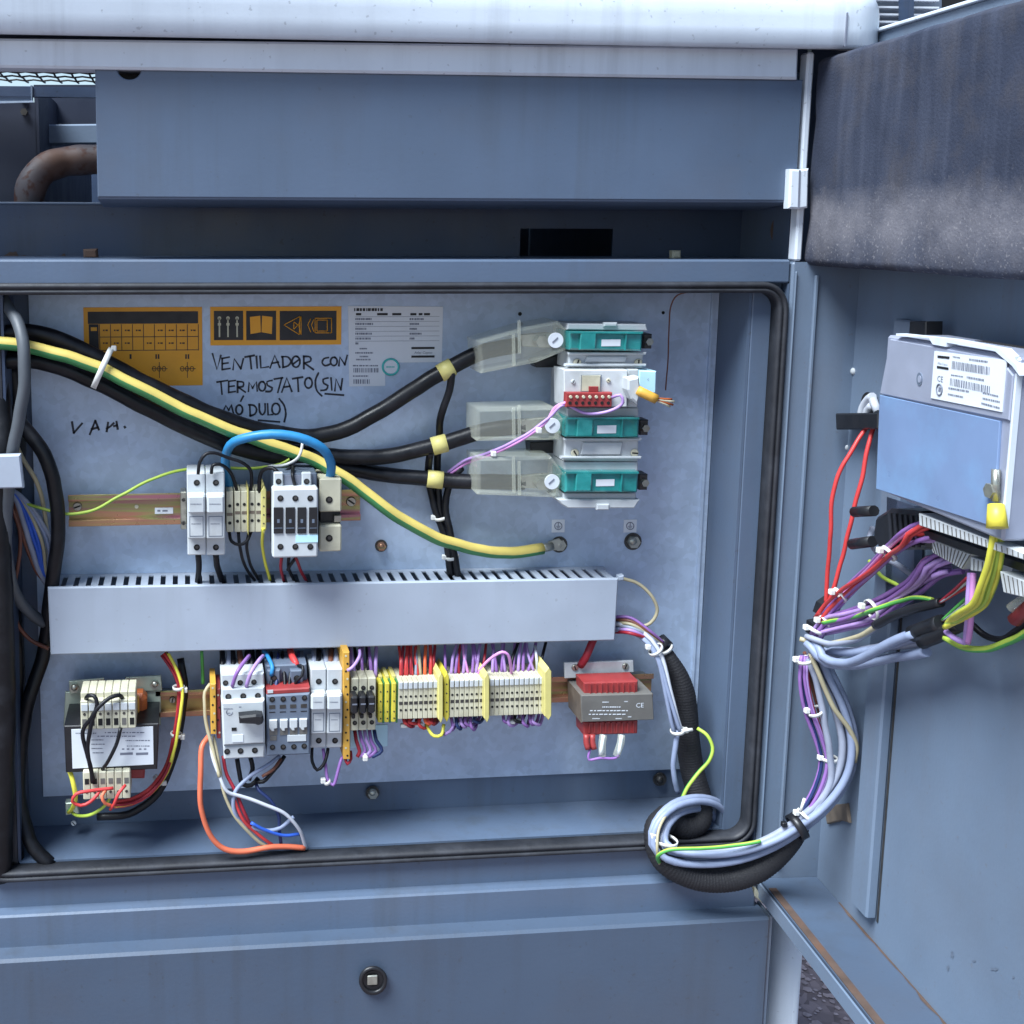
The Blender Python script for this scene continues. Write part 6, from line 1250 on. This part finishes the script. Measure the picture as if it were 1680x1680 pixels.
wires('hinge_wire', 6, [(1320, 1075, -.066), (1318, 1110, -.068), (1326, 1160, -.07), (1344, 1212, -.072), (1353, 1250, -.074), (1342, 1294, -.074), (1320, 1334, -.072), (1306, 1354, -.07)], .0019, ('w_purple', 'w_purple', 'w_violet', 'w_maroon', 'w_purple', 'w_dkblue'), .0060, ('purple wire in the tied hinge bundle', 'purple wire in the tied hinge bundle', 'violet wire in the tied hinge bundle', 'dark red wire in the tied hinge bundle', 'purple wire in the tied hinge bundle', 'dark blue wire in the tied hinge bundle'), pv, seed=3)
wire('hinge_wire', [(1325, 1080, -.07), (1340, 1120, -.074), (1352, 1180, -.078), (1362, 1240, -.08), (1360, 1290, -.08), (1330, 1340, -.076)], .0036, 'w_grey', 'dark grey cable between purple wires and pale cables', group=pv)
wire('hinge_wire', [(1330, 1072, -.08), (1345, 1110, -.084), (1368, 1160, -.088), (1392, 1195, -.09), (1404, 1225, -.09), (1402, 1250, -.088)], .0026, 'w_tan', 'tan cable arcing outside the hinge bundle', group=pv)
wire('hinge_wire', [(1320, 1070, -.062), (1334, 1130, -.06), (1348, 1180, -.062), (1360, 1215, -.066)], .0020, 'w_brown', 'brown wire inside the hinge bundle', group=pv)
for (x, y, a, w) in ((1316, 1083, 80, 'top'), (1334, 1167, 65, 'second'), (1356, 1244, 95, 'third')): ptie(x + 4, y, -.072, a, 14, w + ' white tie on the purple hinge bundle', 185)
ptie(1320, 1338, -.074, 135, 15, 'white tie on the hinge bundle just above the black strap', 200)
ptie(1308, 1356, -.072, 150, 24, 'black strap round the grey cables at the lower door', 190, m='black', wd=.009)
single('tie_tail', MB().tube([at(1313, 1332, -.1), at(1320, 1310, -.1)], .0016, 6), M['tie'], 'pale tie tail standing up beside the black strap', 'cable tie')
# ================================================================== wiring on the door
rw = 'red wires to the door hole'
wire('red_wire', [(1438, 676, -.06), (1418, 706, -.07), (1384, 762, -.075), (1367, 812, -.075), (1362, 880, -.075), (1358, 940, -.07), (1355, 990, -.068)], .0022, 'w_red', 'left red wire hanging from the door hole', group=rw)
wire('red_wire', [(1440, 678, -.07), (1428, 720, -.08), (1412, 790, -.085), (1398, 850, -.085), (1384, 910, -.08), (1368, 965, -.075), (1358, 992, -.07)], .0022, 'w_red', 'right red wire hanging from the door hole', group=rw)
b1 = 'red and purple bundle from the control unit'
wires('door_wire', 7, [(1534, 868, -.262), (1502, 876, -.25), (1468, 898, -.21), (1430, 934, -.16), (1390, 968, -.11), (1362, 998, -.08), (1346, 1020, -.07)], .0022, ('w_red', 'w_red', 'w_purple', 'w_violet', 'w_red', 'w_pink', 'w_purple'), .0062, ('red wire in the upper bundle from the control unit', 'red wire in the upper bundle from the control unit', 'purple wire in the upper bundle from the control unit', 'violet wire in the upper bundle from the control unit', 'red wire in the upper bundle from the control unit', 'pink wire in the upper bundle from the control unit', 'purple wire in the upper bundle from the control unit'), b1, seed=8, start=1.7)
b2 = 'purple bundle from the control unit'
wires('door_wire', 8, [(1556, 922, -.25), (1528, 928, -.24), (1490, 960, -.2), (1440, 990, -.15), (1395, 1008, -.11), (1355, 1022, -.075), (1338, 1045, -.068)], .0023, ('w_violet', 'w_purple', 'w_violet', 'w_purple', 'w_violet', 'w_pink'), .0075, ('violet wire in the broad lower bundle from the control unit', 'purple wire in the broad lower bundle from the control unit', 'violet wire in the broad lower bundle from the control unit', 'purple wire in the broad lower bundle from the control unit', 'violet wire in the broad lower bundle from the control unit', 'pink wire in the broad lower bundle from the control unit'), b2, seed=9, start=2.0)
wires('door_wire', 4, [(1578, 928, -.27), (1545, 935, -.25), (1505, 968, -.21), (1470, 990, -.18), (1430, 1018, -.14), (1385, 1030, -.1), (1345, 1040, -.07)], .0022, ('w_violet', 'w_purple'), .005, ('violet wire in the outer strand beside the broad bundle', 'purple wire in the outer strand beside the broad bundle'), 'outer purple strand', seed=12, start=1.6)
wire('door_wire', [(1530, 984, -.24), (1505, 980, -.22), (1470, 988, -.19), (1435, 1000, -.17), (1400, 1012, -.12), (1350, 1022, -.08)], .0022, ('w_lime', 'w_green'), 'lime wire laid over the purple bundle', two=True, group='lime wires on the door')
wire('door_wire', [(1426, 920, -.1), (1446, 944, -.12), (1470, 958, -.14), (1490, 972, -.16)], .0020, 'w_lime', 'short lime wire passing behind the purple bundle', group='lime wires on the door')
wire('door_wire', [(1432, 866, -.12), (1428, 886, -.13), (1440, 908, -.14), (1470, 925, -.16), (1500, 945, -.18)], .0028, 'w_grey', 'grey wire curving round the black socket', group='grey wires on the door')
for (x, y, Y, a, r, w) in ((1458, 908, -.2, 140, 15, 'white tie on the red and purple bundle near the socket'), (1378, 976, -.1, 140, 14, 'white tie on the red and purple bundle at the hinge'), (1430, 1000, -.15, 160, 18, 'white tie round the broad purple bundle'), (1354, 1022, -.075, 150, 14, 'white tie where the purple bundles meet'), (1336, 1034, -.07, 120, 14, 'white tie above the knot of grey cables')): ptie(x, y, Y, a, r, w, 200)
for q, w in (([(1354, 995), (1376, 980), (1388, 984), (1380, 1005), (1348, 1012)], 'upper'), ([(1338, 1026), (1358, 1022), (1354, 1046), (1336, 1046)], 'lower')): single('tape_wrap', MB().pp(q, -.068, -.05, .003), M['black'], w + ' black tape wrap holding the door wires at the hinge', 'tape')
gk = 'grey cables from the control unit'
wires('door_cable', 4, [(1512, 1052, -.235), (1470, 1064, -.2), (1430, 1074, -.16), (1390, 1078, -.12), (1352, 1070, -.085), (1330, 1056, -.07)], .0046, ('w_greyblue', 'w_greyblue', 'w_grey', 'w_greyblue'), .0105, ('thick grey-blue cable under the purple bundles', 'thick grey-blue cable under the purple bundles', 'darker thick grey cable under the purple bundles', 'thick grey-blue cable under the purple bundles'), gk, seed=5)
wire('door_cable', [(1440, 1026, -.17), (1410, 1044, -.14), (1375, 1054, -.11), (1340, 1056, -.08), (1312, 1048, -.07)], .0026, 'w_tan', 'tan cable resting on the thick grey cables', group=gk); wire('door_cable', [(1440, 1028, -.165), (1400, 1050, -.13), (1360, 1056, -.1), (1322, 1044, -.075)], .0030, 'w_grey', 'dull grey cable resting on the thick grey cables', group=gk)
for pts, w, r in (([(1436, 1026, -.17), (1470, 1010, -.2), (1510, 996, -.235), (1544, 988, -.26)], 'upper slim dark heat-shrink sleeve on a door cable', .0042), ([(1498, 1040, -.225), (1525, 1030, -.245), (1546, 1022, -.262)], 'upper thick black heat-shrink sleeve on a grey cable', .0078), ([(1512, 1054, -.24), (1545, 1040, -.262), (1575, 1024, -.285)], 'lower black heat-shrink sleeve on a grey cable', .0064)): wire('heat_shrink', pts, r, 'black', w, 'heat shrink', 'heat-shrink sleeves on the door', n=12)
core = 'fine cores fanning to the connectors'
for k, (x, y, m, w) in enumerate(((1587, 948, 'w_maroon', 'dark red'), (1592, 950, 'w_white', 'white'), (1600, 955, 'w_red', 'red'), (1612, 952, 'w_green', 'green'), (1618, 958, 'w_white', 'second white'), (1622, 962, 'w_orange', 'orange'))):
    s = (1542, 988, -.26) if k < 3 else (1546, 1018, -.262); wire('core_wire', [s, ((s[0] + x) / 2 + 4, (s[1] + y) / 2 - 2, -.285), (x, y, -.31)], .0014, m, w + ' fine core fanning out of the heat-shrink to the connectors', group=core)
yb = 'yellow-green earth wires at the lug'
for k, (x, xm) in enumerate(((1626, 1610), (1632, 1617), (1638, 1626), (1643, 1632))):
    wire('lug_wire', [(1631 + k * 2, 862, -.372), (x, 900, -.37), (xm, 955, -.36), (xm - 14, 990, -.345), (xm - 40, 1008, -.32), (1556 - k * 2, 1020 + k * 3, -.285)], .0025, ('w_lime', 'w_yellow') if k % 2 else ('w_yellow', 'w_lime'), ('leftmost', 'second', 'third', 'rightmost')[k] + ' of four yellow-green wires falling from the yellow lug', group=yb, two=True)
wire('lug_wire', [(1550, 1046, -.27), (1580, 1062, -.29), (1620, 1064, -.32), (1660, 1050, -.35), (1700, 1028, -.38)], .0030, ('w_lime', 'w_green'), 'green earth wire sweeping out to the right edge', two=True, group=yb)
P3 = [pd(1634, 828, OF + .006), pd(1635, 845, OF + .007), pd(1636, 866, OF + .008)]
single('lug_boot', MB().tube(P3, .0072, 14, rf=lambda t: .8 + .25 * t), M['yellow_pl'], 'yellow insulating boot on the earth lug of the control unit', 'boot')
wire('door_wire', [(1592, 940, -.31), (1590, 985, -.315), (1586, 1030, -.31), (1583, 1054, -.30), (1565, 1046, -.29), (1552, 1036, -.28)], .0026, 'w_violet', 'violet wire hanging in a narrow loop below the connectors', group='hanging loops below the control unit'); wire('door_wire', [(1597, 940, -.315), (1595, 985, -.32), (1592, 1030, -.315), (1588, 1054, -.305)], .0024, 'w_pink', 'pink wire hanging beside the narrow violet loop', group='hanging loops below the control unit')
wire('door_wire', [(1590, 1020, -.3), (1612, 1040, -.31), (1640, 1048, -.33), (1668, 1034, -.35), (1700, 1010, -.37)], .0028, 'w_black', 'black wire sagging below the connectors to the right edge', group='hanging loops below the control unit')
R2 = thing('plug', 'red plug with a clear tip at the right edge below the control unit', 'plug', at(1676, 1020, -.36)); obj('body', MB().tube([at(1664, 1018, -.36), at(1700, 985, -.38)], .0055, 10), M['red_pl'], R2); obj('tip', MB().tube([at(1658, 998, -.36), at(1682, 982, -.37), at(1700, 972, -.38)], .004, 8), M['clear'], R2)

wire('stray_wire', [(1140, 478, .02), (1112, 484, .03), (1101, 500, .04), (1098, 530, .05), (1096, 590, .06), (1092, 640, .07)], .0008, 'w_brown', 'hair-thin brown wire hanging at the upper right of the plate')

cable('trunk_cable', [(-20, 560, .06), (-4, 640, .03), (2, 720, .008), (-2, 850, .004), (2, 1000, .004), (6, 1150, .004), (4, 1300, .004), (0, 1440, .008)], .0125, 'added thick black cable darkening the very left edge of the opening', n=16)  # added cable, laid here to make the left edge dark
